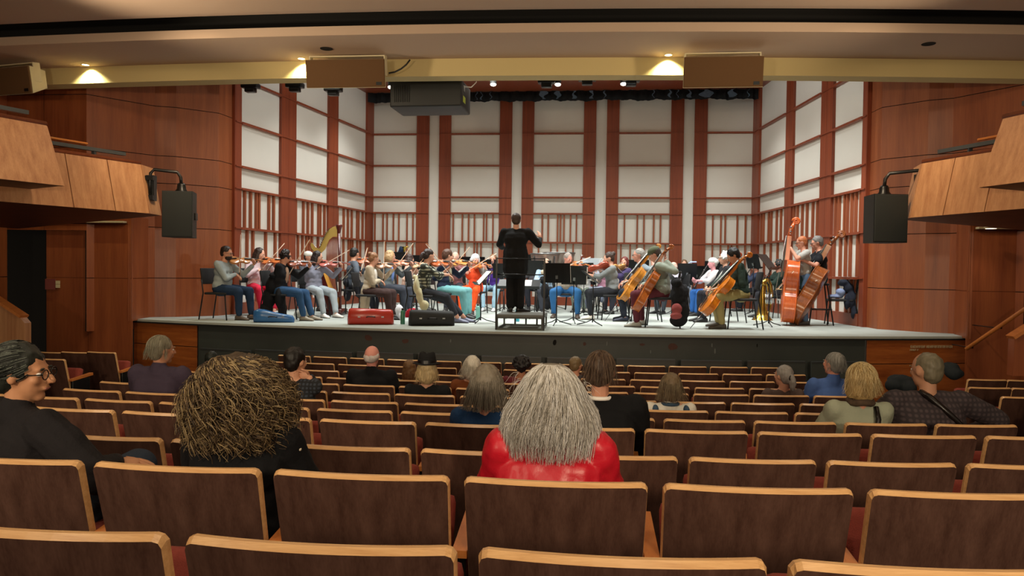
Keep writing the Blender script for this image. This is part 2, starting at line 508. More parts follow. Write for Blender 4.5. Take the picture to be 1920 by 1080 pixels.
# two lines of small pale raised lettering on the right wooden apron, too small to read
rl = random.Random(11)
for u0, u1, v, hh, which in ((1709, 1786, 650.5, 4.5, 'long upper'), (1708, 1725, 656.5, 3.0, 'short lower')):
    mb = MB(); mb.mat(M_cream); u = u0
    while u < u1:
        if rl.random() < 0.16: u += 1.5; continue
        q = aty(u, v, 12.1); q = aty(u, v, front(q.x)); x = q.x; h = hh * 11.8 / FPX; w = 2.2 * 11.8 / FPX; y = front(x) + 0.012
        k = rl.randint(0, 3); t_ = 0.0035
        mb.box((x, y, q.z - h / 2), (x + t_, y + .015, q.z + h / 2))
        if k in (1, 2): mb.box((x + w, y, q.z - h / 2), (x + w + t_, y + .015, q.z + h / 2))
        if k in (0, 2, 3): mb.box((x, y, q.z + h / 2 - t_), (x + w, y + .015, q.z + h / 2))
        if k in (0, 3): mb.box((x, y, q.z - t_ / 2), (x + w * .8, y + .015, q.z + t_ / 2))
        if k == 3: mb.box((x, y, q.z - h / 2), (x + w, y + .015, q.z - h / 2 + t_))
        u += 3.0
    tag(mb.build('lettering'), '%s line of tiny pale lettering on the right wooden stage apron' % which, 'lettering')

# ------------------------------------------------------------------ orchestra shell
YB = 20.6; ZC = 5.62
BL, BR_ = aty(697, 300, YB).x, aty(1415, 300, YB).x
RAILZ = [4.57, 3.72, 2.87, 2.44, 1.67]
def xb(u): return aty(u, 300, YB).x
def wallframe(A, B, tgt=(CX, 16)):
    A = V((A[0], A[1], 0)); B = V((B[0], B[1], 0)); t = (B - A); L = t.length; t.normalize(); n = V((-t.y, t.x, 0))
    if n.dot(V((tgt[0], tgt[1], 0)) - (A + B) / 2) < 0: n = -n
    return Matrix(((t.x, n.x, 0, A.x), (t.y, n.y, 0, A.y), (0, 0, 1, 0), (0, 0, 0, 1))), L
def shell_wall(name, M, L, bays, pils, battens, ztop=ZC, rails=RAILZ, ledge=True, bw=.026):
    w = MB(); w.mat(M_white); w.box((0, -0.12, 0), (L, 0, ztop), M); w.mat(M_red); w.box((-0.015, -0.125, 0), (0, 0.058, ztop), M); root = struct(w.build(name))
    for a, b in pils:
        m = MB(); m.mat(M_red); c = (a + b) / 2
        if (b - a) > 0.42:
            m.box((a, 0.001, 0), (c - 0.004, 0.06, ztop), M); m.box((c + 0.004, 0.001, 0), (b, 0.06, ztop), M)
        else: m.box((a, 0.001, 0), (b, 0.06, ztop), M)
        m.build('pilaster', parent=root)
    for z in rails + ([0.86] if ledge else []):
        m = MB(); m.mat(M_red)
        for a, b in bays: m.box((a + 0.001, 0.001, z - 0.022), (b - 0.001, 0.085 if z > 1 else 0.16, z + 0.022), M)
        m.build('rail', parent=root)
        m = MB(); m.mat(M_red)
        for a, b in pils: m.box((a + 0.001, 0.061, z - 0.010), (b - 0.001, 0.085, z + 0.010), M)
        m.build('rail', parent=root)
    m = MB(); m.mat(M_batten)
    for (a, b), (up, lo, lo2) in zip(bays, battens):
        for z0, z1, fr in ((1.695, 2.415, up), (0.885, 1.645, lo), (0.22, 0.835, lo2)):
            for q in fr:
                x = a + (b - a) * q; hw = bw
                x = min(max(x, a + hw + .002), b - hw - .002)
                m.box((x - hw, 0.001, z0), (x + hw, 0.05, z1), M)
    m.build('battens', parent=root)
    m = MB(); m.mat(M_red)
    for a, b in bays: m.box((a, 0.001, 0), (b, 0.07, 0.22), M)
    m.build('skirting', parent=root)
    return root
# back wall
MBk, LBk = wallframe((BL, YB), (BR_, YB), (CX, 10))
e = [697, 782, 805, 824, 846, 937, 960, 979, 1001, 1094, 1117, 1137, 1160, 1257, 1281, 1301, 1325, 1415]
e = [xb(u) - BL for u in e]
bays = [(e[0], e[1]), (e[4], e[5]), (e[8], e[9]), (e[12], e[13]), (e[16], e[17])]
pils = [(e[i], e[i + 1]) for i in (1, 3, 5, 7, 9, 11, 13, 15)]
bat = [([.09, .27, .36, .5, .62, .8, .93], [.15, .33, .56, .8, .93], [.2, .6]),
       ([.06, .25, .38, .5, .69, .75, .88], [.18, .31, .5, .56, .64, .88], [.3, .7]),
       ([.19, .31, .5, .56, .63, .76, .88], [.12, .37, .5, .67, .82], [.3, .7]),
       ([.13, .38, .51, .70, .83], [.07, .25, .38, .52, .76, .93], [.3, .7]),
       ([.15, .32, .41, .66, .83, .97], [.15, .32, .48, .55, .67, .83], [.2, .6])]
shell_wall('wall_back', MBk, LBk, bays, pils, bat, ledge=False, bw=.019)
# side walls
SL0, SL1 = (-6.93, 14.2), (BL, YB)
SR0, SR1 = (4.80, 14.15), (BR_, YB)
def us(u, A, B):
    p = onwall(u, 300, A, B); return math.hypot(p.x - A[0], p.y - A[1])
ML, LL = wallframe(SL0, SL1)
g = [us(u, SL0, SL1) for u in (435, 448, 523, 551, 613, 630, 685, 697)]
g[0] = 0; g[-1] = LL
shell_wall('wall_left', ML, LL, [(g[1], g[2]), (g[3], g[4]), (g[5], g[6])], [(g[0], g[1]), (g[2], g[3]), (g[4], g[5]), (g[6], g[7])],
           [([.11, .25, .39, .455, .71, .835], [.17, .31, .63, .88], [.2, .4, .7]), ([.03, .25, .385, .515, .71, .765, .9], [.1, .23, .35, .43, .51, .7], [.2, .5, .8]), ([.03, .23, .37, .5, .69, .735, .885], [.23, .4, .47, .535, .7, .81], [.3, .7])])
MR, LR = wallframe(SR0, SR1)
g = [us(u, SR0, SR1) for u in (1631, 1622, 1565, 1543, 1490, 1477, 1427, 1415)]
g[0] = 0; g[-1] = LR
shell_wall('wall_right', MR, LR, [(g[1], g[2]), (g[3], g[4]), (g[5], g[6])], [(g[0], g[1]), (g[2], g[3]), (g[4], g[5]), (g[6], g[7])],
           [([.05, .2, .33, .47, .56, .75, .88], [.12, .35, .5, .68, .9], [.15, .3, .45, .75]), ([.1, .25, .45, .62, .8, .93], [.2, .45, .7], [.2, .5, .8]), ([.15, .3, .5, .6, .8, .9], [.25, .5, .75], [.3, .7])])
mb = MB(); mb.mat(M_red)
mb.prism([(-7.0, 14.2), (4.9, 14.2), (BR_ + 0.05, 20.25), (BL - 0.05, 20.25)], ZC, ZC + 0.1)
struct(mb.build('ceiling_stage'))
mb = MB(); mb.mat(M_dark); mb.box((-9.5, 11.9, 6.6), (7.5, 21, 6.7)); mb.box((-9.5, 20.75, 0), (7.5, 20.85, 6.6)); mb.box((-8.6, 14.22, -.05), (-8.5, 21, 6.6)); mb.box((6.4, 14.22, -.05), (6.5, 21, 6.6))
mb.box((-8.6, 14.25, ZC + 0.1), (6.5, 14.3, 6.6))
struct(mb.build('wall_backstage'))
# black border curtain with its shreds of clear plastic
mb = MB(); mb.mat(M_curtain)
n = 260; x0, x1 = BL + 0.02, BR_ - 0.02
vv = []
for i in range(n + 1):
    x = x0 + (x1 - x0) * i / n
    w_ = 0.035 * math.sin(x * 19) + 0.02 * math.sin(x * 47 + 1)
    zb = 5.36 + 0.025 * noise.noise(V((x * 1.3, 0, 0))) + 0.012 * math.sin(x * 9)
    vv += [V((x, 20.18 + w_, 5.61)), V((x, 20.18 + w_ * 1.4, zb)), V((x, 20.205 + w_ * 1.4, zb)), V((x, 20.205 + w_, 5.61))]
mb.add(vv, [(4 * i + k, 4 * i + (k + 1) % 4, 4 * i + 4 + (k + 1) % 4, 4 * i + 4 + k) for i in range(n) for k in range(4)], True)
cur = mb.build('border_curtain'); tag(cur, 'black pleated border curtain hanging along the top of the back stage wall', 'curtain')
M_plastic = plain('plastic_shred', '#56697c', rough=0.7, vary=0.4, vscale=30)
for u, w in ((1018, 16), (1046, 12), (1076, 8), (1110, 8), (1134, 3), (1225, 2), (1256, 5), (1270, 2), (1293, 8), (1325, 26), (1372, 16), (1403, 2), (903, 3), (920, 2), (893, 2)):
    p = aty(u, 185, 20.1); mb = MB(); mb.mat(M_plastic); hw = w * 20.3 / FPX / 2
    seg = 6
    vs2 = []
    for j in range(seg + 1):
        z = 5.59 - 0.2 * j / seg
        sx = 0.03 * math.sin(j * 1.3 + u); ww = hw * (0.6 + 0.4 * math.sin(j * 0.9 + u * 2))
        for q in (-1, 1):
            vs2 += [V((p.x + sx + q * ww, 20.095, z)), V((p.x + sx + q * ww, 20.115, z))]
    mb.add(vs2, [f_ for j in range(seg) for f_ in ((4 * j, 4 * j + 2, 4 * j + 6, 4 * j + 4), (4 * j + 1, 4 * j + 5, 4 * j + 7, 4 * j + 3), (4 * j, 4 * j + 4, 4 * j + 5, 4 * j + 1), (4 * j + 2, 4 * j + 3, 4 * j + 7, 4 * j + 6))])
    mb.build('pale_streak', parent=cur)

# ------------------------------------------------------------------ hall ceiling and beam
def arcy(x, y0, Rr=72.0): return y0 + Rr - math.sqrt(Rr * Rr - (x + 3.2) ** 2)
def arcband(name, y0a, y0b, za, zb, mat, x0=-13, x1=11, n=40):
    xs_ = [x0 + (x1 - x0) * i / n for i in range(n + 1)]
    mb = MB(); mb.mat(mat)
    mb.prism([(x, arcy(x, y0a)) for x in xs_] + [(x, arcy(x, y0b)) for x in reversed(xs_)], za, zb)
    return struct(mb.build(name))
arcband('beam_fascia', 11.2, 11.5, 3.765, 4.6, M_fascia)
arcband('ceiling_panel', 10.0, 11.2, 4.02, 4.14, M_ceil)
arcband('ceiling_void', 9.2, 10.7, 4.9, 5.0, M_dark)
arcband('ceiling_void', 10.35, 10.4, 4.14, 4.9, M_dark)  # near-black strip added to hide the lit wall and keep the slot dark
arcband('ceiling_void', 11.45, 12.1, 5.2, 5.3, M_dark)
xs_ = [-13 + 24 * i / 40 for i in range(41)]
mb = MB(); mb.mat(M_ceil)
prof = [(-3.0, 4.13), (8.8, 4.13), (9.35, 4.14), (9.55, 4.165), (9.68, 4.21), (9.72, 4.3), (9.6, 4.5)]
vv = [V((x, (arcy(x, y) if y > 5 else y), z)) for y, z in prof for x in xs_]
mb.add(vv, [(j * 41 + i, j * 41 + i + 1, (j + 1) * 41 + i + 1, (j + 1) * 41 + i) for j in range(len(prof) - 1) for i in range(40)], True)
struct(mb.build('ceiling'))

# recessed lamps that rake the beam
for k, (X, e, lab) in enumerate(((-7.87, 14, 'at the far left end of the beam'), (-4.35, 12, 'behind the left cream loudspeaker'), (1.02, 14, 'beside the right cream loudspeaker'))):
    yy = arcy(X, 11.2)
    t = thing('recessed_lamp', 'small round lamp recessed in the ceiling panel %s' % lab, 'lamp', TR((X, yy - 0.12, 4.02)), 'recessed beam lamps')
    mb = MB(); mb.mat(M_cream); mb.lathe([(0.05, -0.004), (0.062, -0.004), (0.062, 0.0)]); mb.build('trim_ring', parent=t)
    mb = MB(); mb.mat(plain('lamp_glow', '#fff2c0', emit='#fff0b0', es=14)); mb.lathe([(0, -0.001), (0.05, -0.001)]); mb.build('lens', parent=t)
    spot('beam_lamp', (X, yy - 0.10, 4.0), (X + 0.02, yy + 0.03, 3.4), e * 7.5, 120, (1.0, 0.93, 0.55), 0.7, 0.02)
for u, v, nm in ((612, 91, 'above the left cream loudspeaker'), (1741, 82, 'toward the right end')):
    d = ray(u, v); p = CAM + d * ((4.02 - CAM.z) / d.z)
    mb = MB(); mb.mat(M_dark); mb.lathe([(0.0, 0.0), (0.07, 0.0), (0.085, -0.006), (0.09, 0.0)])
    o = mb.build('ceiling_downlight'); o.location = (p.x, p.y, 4.018); tag(o, 'unlit round recessed light in the ceiling panel ' + nm, 'ceiling light')

# cream loudspeakers on the beam
def beam_speaker(u0, u1, v0, v1, Y, lab, yaw=0):
    p0 = aty(u0, (v0 + v1) / 2, Y); p1 = aty(u1, (v0 + v1) / 2, Y); w = (p1 - p0).length
    pc = aty((u0 + u1) / 2, (v0 + v1) / 2, Y)
    h = (v1 - v0) * Y / FPX * 1.02
    t = thing('ceiling_loudspeaker', lab, 'loudspeaker', TR(pc, yaw) @ Matrix.Rotation(R(9), 4, 'X'), 'wide loudspeakers on the beam')
    mb = MB(); mb.mat(M_cream)
    mb.add([V((-w / 2, 0, -h / 2)), V((w / 2, 0, -h / 2)), V((w / 2, 0, h / 2)), V((-w / 2, 0, h / 2)), V((-w / 2 + .09, .34, -h / 2 + .1)), V((w / 2 - .09, .34, -h / 2 + .1)), V((w / 2 - .09, .34, h / 2 - .04)), V((-w / 2 + .09, .34, h / 2 - .04))],
           [(0, 1, 2, 3), (5, 4, 7, 6), (0, 4, 5, 1), (1, 5, 6, 2), (2, 6, 7, 3), (3, 7, 4, 0)])
    mb.build('cabinet', parent=t)
    mb = MB(); mb.mat(M_glass); mb.rbox((-w / 2 + .004, -0.03, -h / 2 + .004), (w / 2 - .004, 0.0, h / 2 - .004), 0.01); mb.build('grille', parent=t)
    mb = MB(); mb.mat(M_blackm); mb.box((w / 2 - .13, -0.034, -h / 2 + .03), (w / 2 - .05, -0.03, -h / 2 + .075)); mb.build('badge', parent=t)
    mb = MB(); mb.mat(M_cream)
    for s in (-1, 1):
        mb.box((s * (w / 2 - .03) - .008, 0.08, -0.02), (s * (w / 2 - .03) + .008, 0.2, h / 2 + .05))
    mb.box((-w / 2 + .025, 0.08, h / 2 + .045), (w / 2 - .025, 0.2, h / 2 + .06))
    mb.build('yoke', parent=t)
    return t
beam_speaker(574, 722, 112, 164, 10.75, 'wide brown-fronted cream loudspeaker on the beam above the left half of the stage')
beam_speaker(1281, 1431, 108, 162, 10.75, 'wide brown-fronted cream loudspeaker on the beam above the right half of the stage')
beam_speaker(-75, 72, 128, 180, 10.9, 'wide brown-fronted cream loudspeaker cut off by the left end of the beam', R(-12))
mb = MB(); mb.mat(M_blackm); pts = [aty(u, v, 10.98) for u, v in ((729, 137), (740, 135), (752, 129), (762, 121), (769, 112))]
mb.tube(pts, 0.012, 6); tag(mb.build('cable'), 'black cable curving up beside the left wide loudspeaker', 'cable')

# ------------------------------------------------------------------ balconies
def loft(mb, lo, hi):
    n = len(lo); m = len(mb.v)
    mb.add([V(p) for p in lo] + [V(p) for p in hi], [tuple(reversed(range(n))), tuple(range(n, 2 * n))] + [(i, (i + 1) % n, n + (i + 1) % n, n + i) for i in range(n)])
def balcony(side, nm, inner, zb, zt, lean, outer_x, z_out, cuts, lab, flip):
    f = (lambda p: p) if not flip else (lambda p: (2 * CX - p[0], p[1]) + tuple(p[2:]))
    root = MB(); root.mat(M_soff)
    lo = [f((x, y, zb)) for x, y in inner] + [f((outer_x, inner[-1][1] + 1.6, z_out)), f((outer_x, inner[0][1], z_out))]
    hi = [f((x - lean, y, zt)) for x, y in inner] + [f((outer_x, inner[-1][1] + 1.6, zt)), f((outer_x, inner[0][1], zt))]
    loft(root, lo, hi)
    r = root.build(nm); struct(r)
    # veneered facing boards
    for i in range(len(inner) - 1):
        a = V((*inner[i], 0)); b = V((*inner[i + 1], 0)); L = (b - a).length; t = (b - a) / L
        cs = [0] + [c for c in cuts if i == 0 and c < L] + [L]
        for k in range(len(cs) - 1):
            m = MB(); m.mat(M_balc)
            g = 0.006
            p, q = a + t * (cs[k] + g), a + t * (cs[k + 1] - g)
            n_ = V((t.y, -t.x, 0))
            off = n_ * 0.02
            A = [V((p.x, p.y, zb)), V((q.x, q.y, zb)), V((q.x - lean, q.y, zt)), V((p.x - lean, p.y, zt))]
            A2 = [x + off for x in A]
            vv = [V(f(tuple(x))) for x in A + A2]
            m.add(vv, [(0, 3, 2, 1), (4, 5, 6, 7), (0, 1, 5, 4), (1, 2, 6, 5), (2, 3, 7, 6), (3, 0, 4, 7)])
            m.build('fascia_panel', parent=r)
    # top cap, dark bar and wooden hand rail
    a = V((*inner[0], 0)); b = V((*inner[1], 0))
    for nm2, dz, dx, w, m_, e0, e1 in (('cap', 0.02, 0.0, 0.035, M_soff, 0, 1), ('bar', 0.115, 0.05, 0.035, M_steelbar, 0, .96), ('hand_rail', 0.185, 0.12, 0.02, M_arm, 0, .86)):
        m = MB(); m.mat(m_); p = a + (b - a) * e0; q = a + (b - a) * e1
        pp = V(f((p.x - lean - dx, p.y, zt + dz))); qq = V(f((q.x - lean - dx, q.y, zt + dz)))
        if nm2 == 'bar':
            M = frame(pp, qq - pp, z=(0, 0, 1)); m.box((0, -0.03, -0.022), ((qq - pp).length, 0.03, 0.022), M)
            for k in range(5):
                c = pp + (qq - pp) * (k + .5) / 5; m.box((c.x - .02, c.y - .02, zt), (c.x + .02, c.y + .02, zt + .1))
        else: m.tube([pp, qq], w * .8, 8)
        m.build(nm2, parent=r)
    return r
M_steelbar = plain('grey_bar', '#4c5052', rough=0.4, metal=0.5)
for flip, side in ((False, 'left'), (True, 'right')):
    balcony(side, 'balcony_' + side, [(-7.55, 5.6), (-5.92, 9.73), (-5.99, 10.13)], 1.62, 2.27, 0.12, -9.4, 1.50, [1.6, 2.5, 3.4, 3.95], '', flip)
    balcony(side, 'balcony_' + side, [(-7.2, 4.2), (-5.89, 8.03), (-5.97, 8.06)], 1.80, 2.47, 0.21, -9.4, 1.75, [], '', flip)
    # wall recess closing the underside of the upper box
    f = (lambda p: p) if not flip else mir
    mb = MB(); mb.mat(M_cream); a = f((-9.3, 12.1)); b = f((-7.8, 12.1))
    mb.box((min(a[0], b[0]), 12.08, 1.63), (max(a[0], b[0]), 12.19, 1.66)); struct(mb.build('trim_soffit'))
# who sits where: row index, head pixel column
AUD_SEATS = [(1, 45), (1, 425), (1, 1030), (3, 910), (3, 1130), (5, 1258), (7, 1475), (7, 1565), (4, 1612), (4, 1755), (5, 300), (8, 398), (5, 560), (7, 697), (6, 800), (8, 768), (7, 882), (8, 979), (9, 1079)]
# ------------------------------------------------------------------ theatre seats
def arcx(x, w): return 0.028 * (2 * x / w) ** 2          # plan curve of the back, wings forward
def seat_meshes(w):
    n = 10; T = 0.022; z0, z1 = 0.30, 0.862
    lean = lambda z: -0.16 * (z - 0.3) / 0.58            # the top leans toward the viewer
    def P(x, z, d):                                       # d: depth toward the front
        tp = 1 - 0.04 * (0.88 - z) / 0.58
        return V((x * tp, lean(z) + arcx(x, w) + d, z))
    xs_ = [-w / 2 + w * i / n for i in range(n + 1)]
    rc = 0.017
    def topz(x):
        a = abs(x) - (w / 2 - rc)
        return z1 - (rc - math.sqrt(max(rc * rc - a * a, 0))) if a > 0 else z1
    xs_ = [-w / 2, -w / 2 + rc * .3, -w / 2 + rc] + xs_[1:-1] + [w / 2 - rc, w / 2 - rc * .3, w / 2]
    n = len(xs_) - 1
    mb = MB(); mb.mat(M_seatback)
    rows = []
    nz = 4
    vv = []
    for j in range(nz + 1):
        for x in xs_:
            zt = topz(x) - 0.004
            vv.append(P(x, z0 + (zt - z0) * j / nz, 0))
    mb.add(vv, [(j * (n + 1) + i, j * (n + 1) + i + 1, (j + 1) * (n + 1) + i + 1, (j + 1) * (n + 1) + i) for j in range(nz) for i in range(n)], True)
    back = mb.mesh('back_shell')
    # tan edge band: chamfered top and sides
    mb = MB(); mb.mat(M_seatedge)
    path = [(xs_[0], z0), (xs_[0], 0.6)] + [(x, topz(x)) for x in xs_] + [(xs_[-1], 0.6), (xs_[-1], z0)]
    vv = []
    for x, z in path:
        s = -1 if x < 0 else 1
        side = abs(x) > w / 2 - 1e-6
        ox = s * 0.0 ; 
        dz = 0.012 if not side or z > 0.83 else 0.0
        dx = s * 0.003 if side else 0.0
        a = P(x, z - 0.004, 0); b = P(x, z - 0.004, 0); b = V((a.x + dx, a.y + 0.014, a.z + dz)); c = V((b.x, a.y + T + 0.006, b.z)); d = V((a.x, a.y + T + 0.010, a.z - .006))
        vv += [a, b, c, d]
    m = len(path)
    mb.add(vv, [(4 * i + k, 4 * i + 4 + k, 4 * i + 5 + k, 4 * i + 1 + k) for i in range(m - 1) for k in range(3)], False)
    edge = mb.mesh('edge_band')
    # red padding on the front of the back
    mb = MB(); mb.mat(M_uph)
    vv = []
    for j in range(5):
        z = z0 + 0.10 + (z1 - 0.03 - z0 - 0.10) * j / 4
        for i in range(9):
            x = (-w / 2 + 0.03) + (w - 0.06) * i / 8
            e_ = min(min(i, 8 - i), 1) * min(min(j, 4 - j), 1)
            vv.append(P(x, z, T + 0.002 + 0.035 * e_))
    mb.add(vv, [(j * 9 + i, (j + 1) * 9 + i, (j + 1) * 9 + i + 1, j * 9 + i + 1) for j in range(4) for i in range(8)], True)
    pad = mb.mesh('back_cushion')
    mb = MB(); mb.mat(M_uph)
    mb.rbox((-w / 2 + .035, 0.08, 0.40), (w / 2 - .035, 0.52, 0.49), 0.035)
    # folded seat: turned up against the back
    up = MB(); up.mat(M_uph)
    Mx = Matrix.Translation(V((0, 0.16, 0.36))) @ Matrix.Rotation(R(76), 4, 'X')
    up.rbox((-w / 2 + .03, 0.0, -0.005), (w / 2 - .03, 0.36, 0.075), 0.03, Mx)
    seat_up = up.mesh('seat_cushion')
    seat_dn = mb.mesh('seat_cushion')
    a = MB(); a.mat(M_arm)
    hw = w / 2 + 0.027
    for s in (1,):
        a.add([V((s * hw - .024, -0.05, .615)), V((s * hw + .024, -0.05, .615)), V((s * hw + .028, .30, .655)), V((s * hw - .028, .30, .655)),
               V((s * hw - .024, -0.05, .59)), V((s * hw + .024, -0.05, .59)), V((s * hw + .028, .30, .625)), V((s * hw - .028, .30, .625))],
              [(0, 1, 2, 3), (7, 6, 5, 4), (0, 4, 5, 1), (1, 5, 6, 2), (2, 6, 7, 3), (3, 7, 4, 0)])
    arm = a.mesh('armrest')
    a = MB(); a.mat(M_blackm); a.rbox((hw - .018, -.03, 0), (hw + .018, .26, .6), .01)
    leg = a.mesh('standard')
    return dict(back_shell=back, edge_band=edge, back_cushion=pad, seat_up=seat_up, seat_dn=seat_dn, armrest=arm, standard=leg)
SEATM = {}
def seat(M, w, label, group, down=False):
    key = round(w, 3)
    if key not in SEATM: SEATM[key] = seat_meshes(w)
    S = SEATM[key]
    t = thing('theatre_seat', label, 'theatre seat', M, group)
    b = link(S['back_shell'], 'back_shell', t); link(S['edge_band'], 'edge_band', b); link(S['back_cushion'], 'back_cushion', t)
    link(S['seat_dn' if down else 'seat_up'], 'seat_cushion', t); link(S['armrest'], 'armrest', t); link(S['standard'], 'standard', t)
    return t
# rows of the main block: radius about (CX, 37), back width, pitch, pixel centre of one known seat
ROWS = [(35.54, .56, .61, 1162), (34.70, .560, .612, 1038), (33.86, .510, .560, 1412), (33.03, .525, .580, 1520),
        (32.20, .500, .560, 1321), (31.40, .520, .575, 1260), (30.58, .520, .570, 1301), (29.75, .515, .565, 1352), (28.92, .510, .570, 1349),
        (28.08, .515, .575, 1317), (27.20, .500, .560, 1309), (26.35, .515, .570, 1289)]
ORD = ['nearest', 'second', 'third', 'fourth', 'fifth', 'sixth', 'seventh', 'eighth', 'ninth', 'tenth', 'eleventh', 'twelfth']
def ordw(n):
    return ['first', 'second', 'third', 'fourth', 'fifth', 'sixth', 'seventh', 'eighth', 'ninth', 'tenth', 'eleventh', 'twelfth', 'thirteenth', 'fourteenth'][n]
def fz(x, y): return seat_floor_z(x, y - 0.15)
SEATPOS = {}
OCC = set()
for k, (RR, w, p, uc) in enumerate(ROWS):
    # angle of the known seat
    lo, hi = -0.3, 0.3
    def ppos(a): return (CX + (RR - 0.15) * math.sin(a), 37 - (RR - 0.15) * math.cos(a))
    for _ in range(50):
        mid = (lo + hi) / 2; x, y = ppos(mid)
        if proj((x, y - .15, fz(x, y) + .88))[0] < uc: lo = mid
        else: hi = mid
    a0 = lo; da = p / RR
    amin, amax = (-4.80 - CX) / RR, (2.72 - CX) / RR
    aa = [a0 + i * da for i in range(-16, 17) if amin <= a0 + i * da - w / 2 / RR and a0 + i * da + w / 2 / RR <= amax + 0.002]
    cand = []
    for a in aa:
        x, y = ppos(a)
        uv = proj((x, y - .15, fz(x, y) + .88))
        if -260 * (3 if k == 0 else 1.2) < uv[0] < 1920 + 260 * (3 if k == 0 else 1.2): cand.append((a, x, y, uv))
    down_i = set()
    for kk, uu in AUD_SEATS:
        if kk == k: down_i.add(min(range(len(cand)), key=lambda q: abs(cand[q][3][0] - uu)))
    vis = [c for c in cand if c[3][0] + w * FPX / (c[2]) / 2 > 0 and c[3][0] - w * FPX / c[2] / 2 < 1920]
    for ci, c in enumerate(cand):
        a, x, y, uv = c
        SEATPOS.setdefault(k, []).append((x, y, fz(x, y), a, uv))
        i = vis.index(c) if c in vis else None
        if i is None: continue
        rowtxt = 'row nearest the camera' if k == 0 else ('%s row from camera' % ordw(k))
        lab = ('occupied ' if ci in down_i else '') + 'theatre seat, %s from left in the main block\'s %s' % (ordw(i), rowtxt)
        seat(TR((x, y, fz(x, y)), a), w, lab, 'main block seats, row %s' % ordw(k), down=ci in down_i)
# side blocks: seats fan round toward the stage
def sideblock(side, starts, phi):
    rows_tot = len(starts)
    for r_, (x, y, zt, n, dz, d) in enumerate(starts):
        s = -1 if side == 'left' else 1
        for i in range(n):
            px = x + s * math.cos(phi) * .48 * i; py = y + math.sin(phi) * .48 * i
            z = zt + dz * i - 0.88
            uv = proj((px, py, zt))
            lab = 'theatre seat in the %s side block, %s from aisle, %s row from stage' % (side, ordw(i), ordw(r_))
            seat(TR((px, py, z), s * phi * .35), .43, lab, '%s side block seats' % side)
sideblock('left', [(-6.50, 9.72, -.225, 5, -.025, 0), (-6.62, 8.9, -.225, 4, -.02, 0), (-6.75, 8.05, -.20, 2, -.02, 0)], R(15))
sideblock('right', [(4.42, 9.25, -.22, 3, -.01, 0), (4.06, 8.45, -.20, 3, -.01, 0), (3.98, 7.65, -.17, 3, -.01, 0), (3.98, 6.85, -.12, 2, 0, 0)], R(12))
# ------------------------------------------------------------------ people
def ik(S, T, a, b, pole):
    S, T, pole = V(S), V(T), V(pole)
    d = T - S; L = d.length; mx = (a + b) * 0.995
    if L > mx: T = S + d * (mx / L); d = T - S; L = mx
    if L < abs(a - b) + .02: L = abs(a - b) + .02
    u = d.normalized()
    x = (a * a - b * b + L * L) / (2 * L)
    h = math.sqrt(max(a * a - x * x, 0))
    p = pole - u * pole.dot(u)
    if p.length < 1e-5: p = V((0, 0, -1)) - u * (-u.z)
    return S + u * x + p.normalized() * h, T
def capsule(mb, a, b, ra, rb, n=10):
    a, b = V(a), V(b); d = b - a; L = max(d.length, 1e-4); t = d / L
    pts, rr = [], []
    for k in (-1.0, -0.8, -0.45): pts.append(a + t * ra * k); rr.append(ra * math.sqrt(max(1 - k * k, 0.004)))
    pts.append(a); rr.append(ra); pts.append(a + d * .5); rr.append((ra + rb) / 2); pts.append(b); rr.append(rb)
    for k in (0.45, 0.8, 1.0): pts.append(b + t * rb * k); rr.append(rb * math.sqrt(max(1 - k * k, 0.004)))
    mb.tube(pts, rr, n)
def chainc(mb, pts, rs):
    for i in range(len(pts) - 1): capsule(mb, pts[i], pts[i + 1], rs[i], rs[i + 1])
def hand(mb, W, E, palm_n, curl, s=1.0, left=False, spread=0.02, n=6):
    """five fingered hand: W wrist, E direction of the fingers, palm_n palm side; left: True for left hand"""
    E = V(E).normalized(); pn = V(palm_n); pn = (pn - E * pn.dot(E)).normalized()
    sd = E.cross(pn)                      # across the palm
    if left: sd = -sd                     # thumb side = +sd
    W = V(W)
    mb.smooth = True
    # palm, a flattened ellipsoid
    Mx = Matrix((tuple(sd), tuple(E), tuple(pn))).transposed()
    mb.ell(W + E * .045 * s, (.040 * s, .052 * s, .017 * s), Mx, 10, 6)
    L = [.070, .078, .073, .058]
    for k in range(4):
        o = (1.5 - k) * .0185 * s
        p = W + E * (.082 - .004 * abs(k - 1.2)) * s + sd * o
        d = (E + sd * (1.5 - k) * spread).normalized(); pts = [p - E * .02 * s, p]; a = 0
        for j, fr in enumerate((.45, .32, .25)):
            a += curl * (0.8 if j == 0 else 1.0) * (0.9 + 0.08 * k)
            dd = d * math.cos(a) + pn * math.sin(a)
            pts.append(pts[-1] + dd * L[k] * fr * s)
        mb.tube(pts, [.0088 * s, .0088 * s, .0082 * s, .0074 * s, .0058 * s], n)
    p = W + E * .022 * s + sd * .028 * s
    d1 = (sd * .75 + E * .7 + pn * .35).normalized(); d2 = (sd * .25 + E * .95 + pn * (.3 + .5 * curl)).normalized()
    mb.tube([p, p + d1 * .03 * s, p + d1 * .03 * s + d2 * .028 * s, p + d1 * .03 * s + d2 * .052 * s], [.0125 * s, .0105 * s, .0095 * s, .007 * s], n)

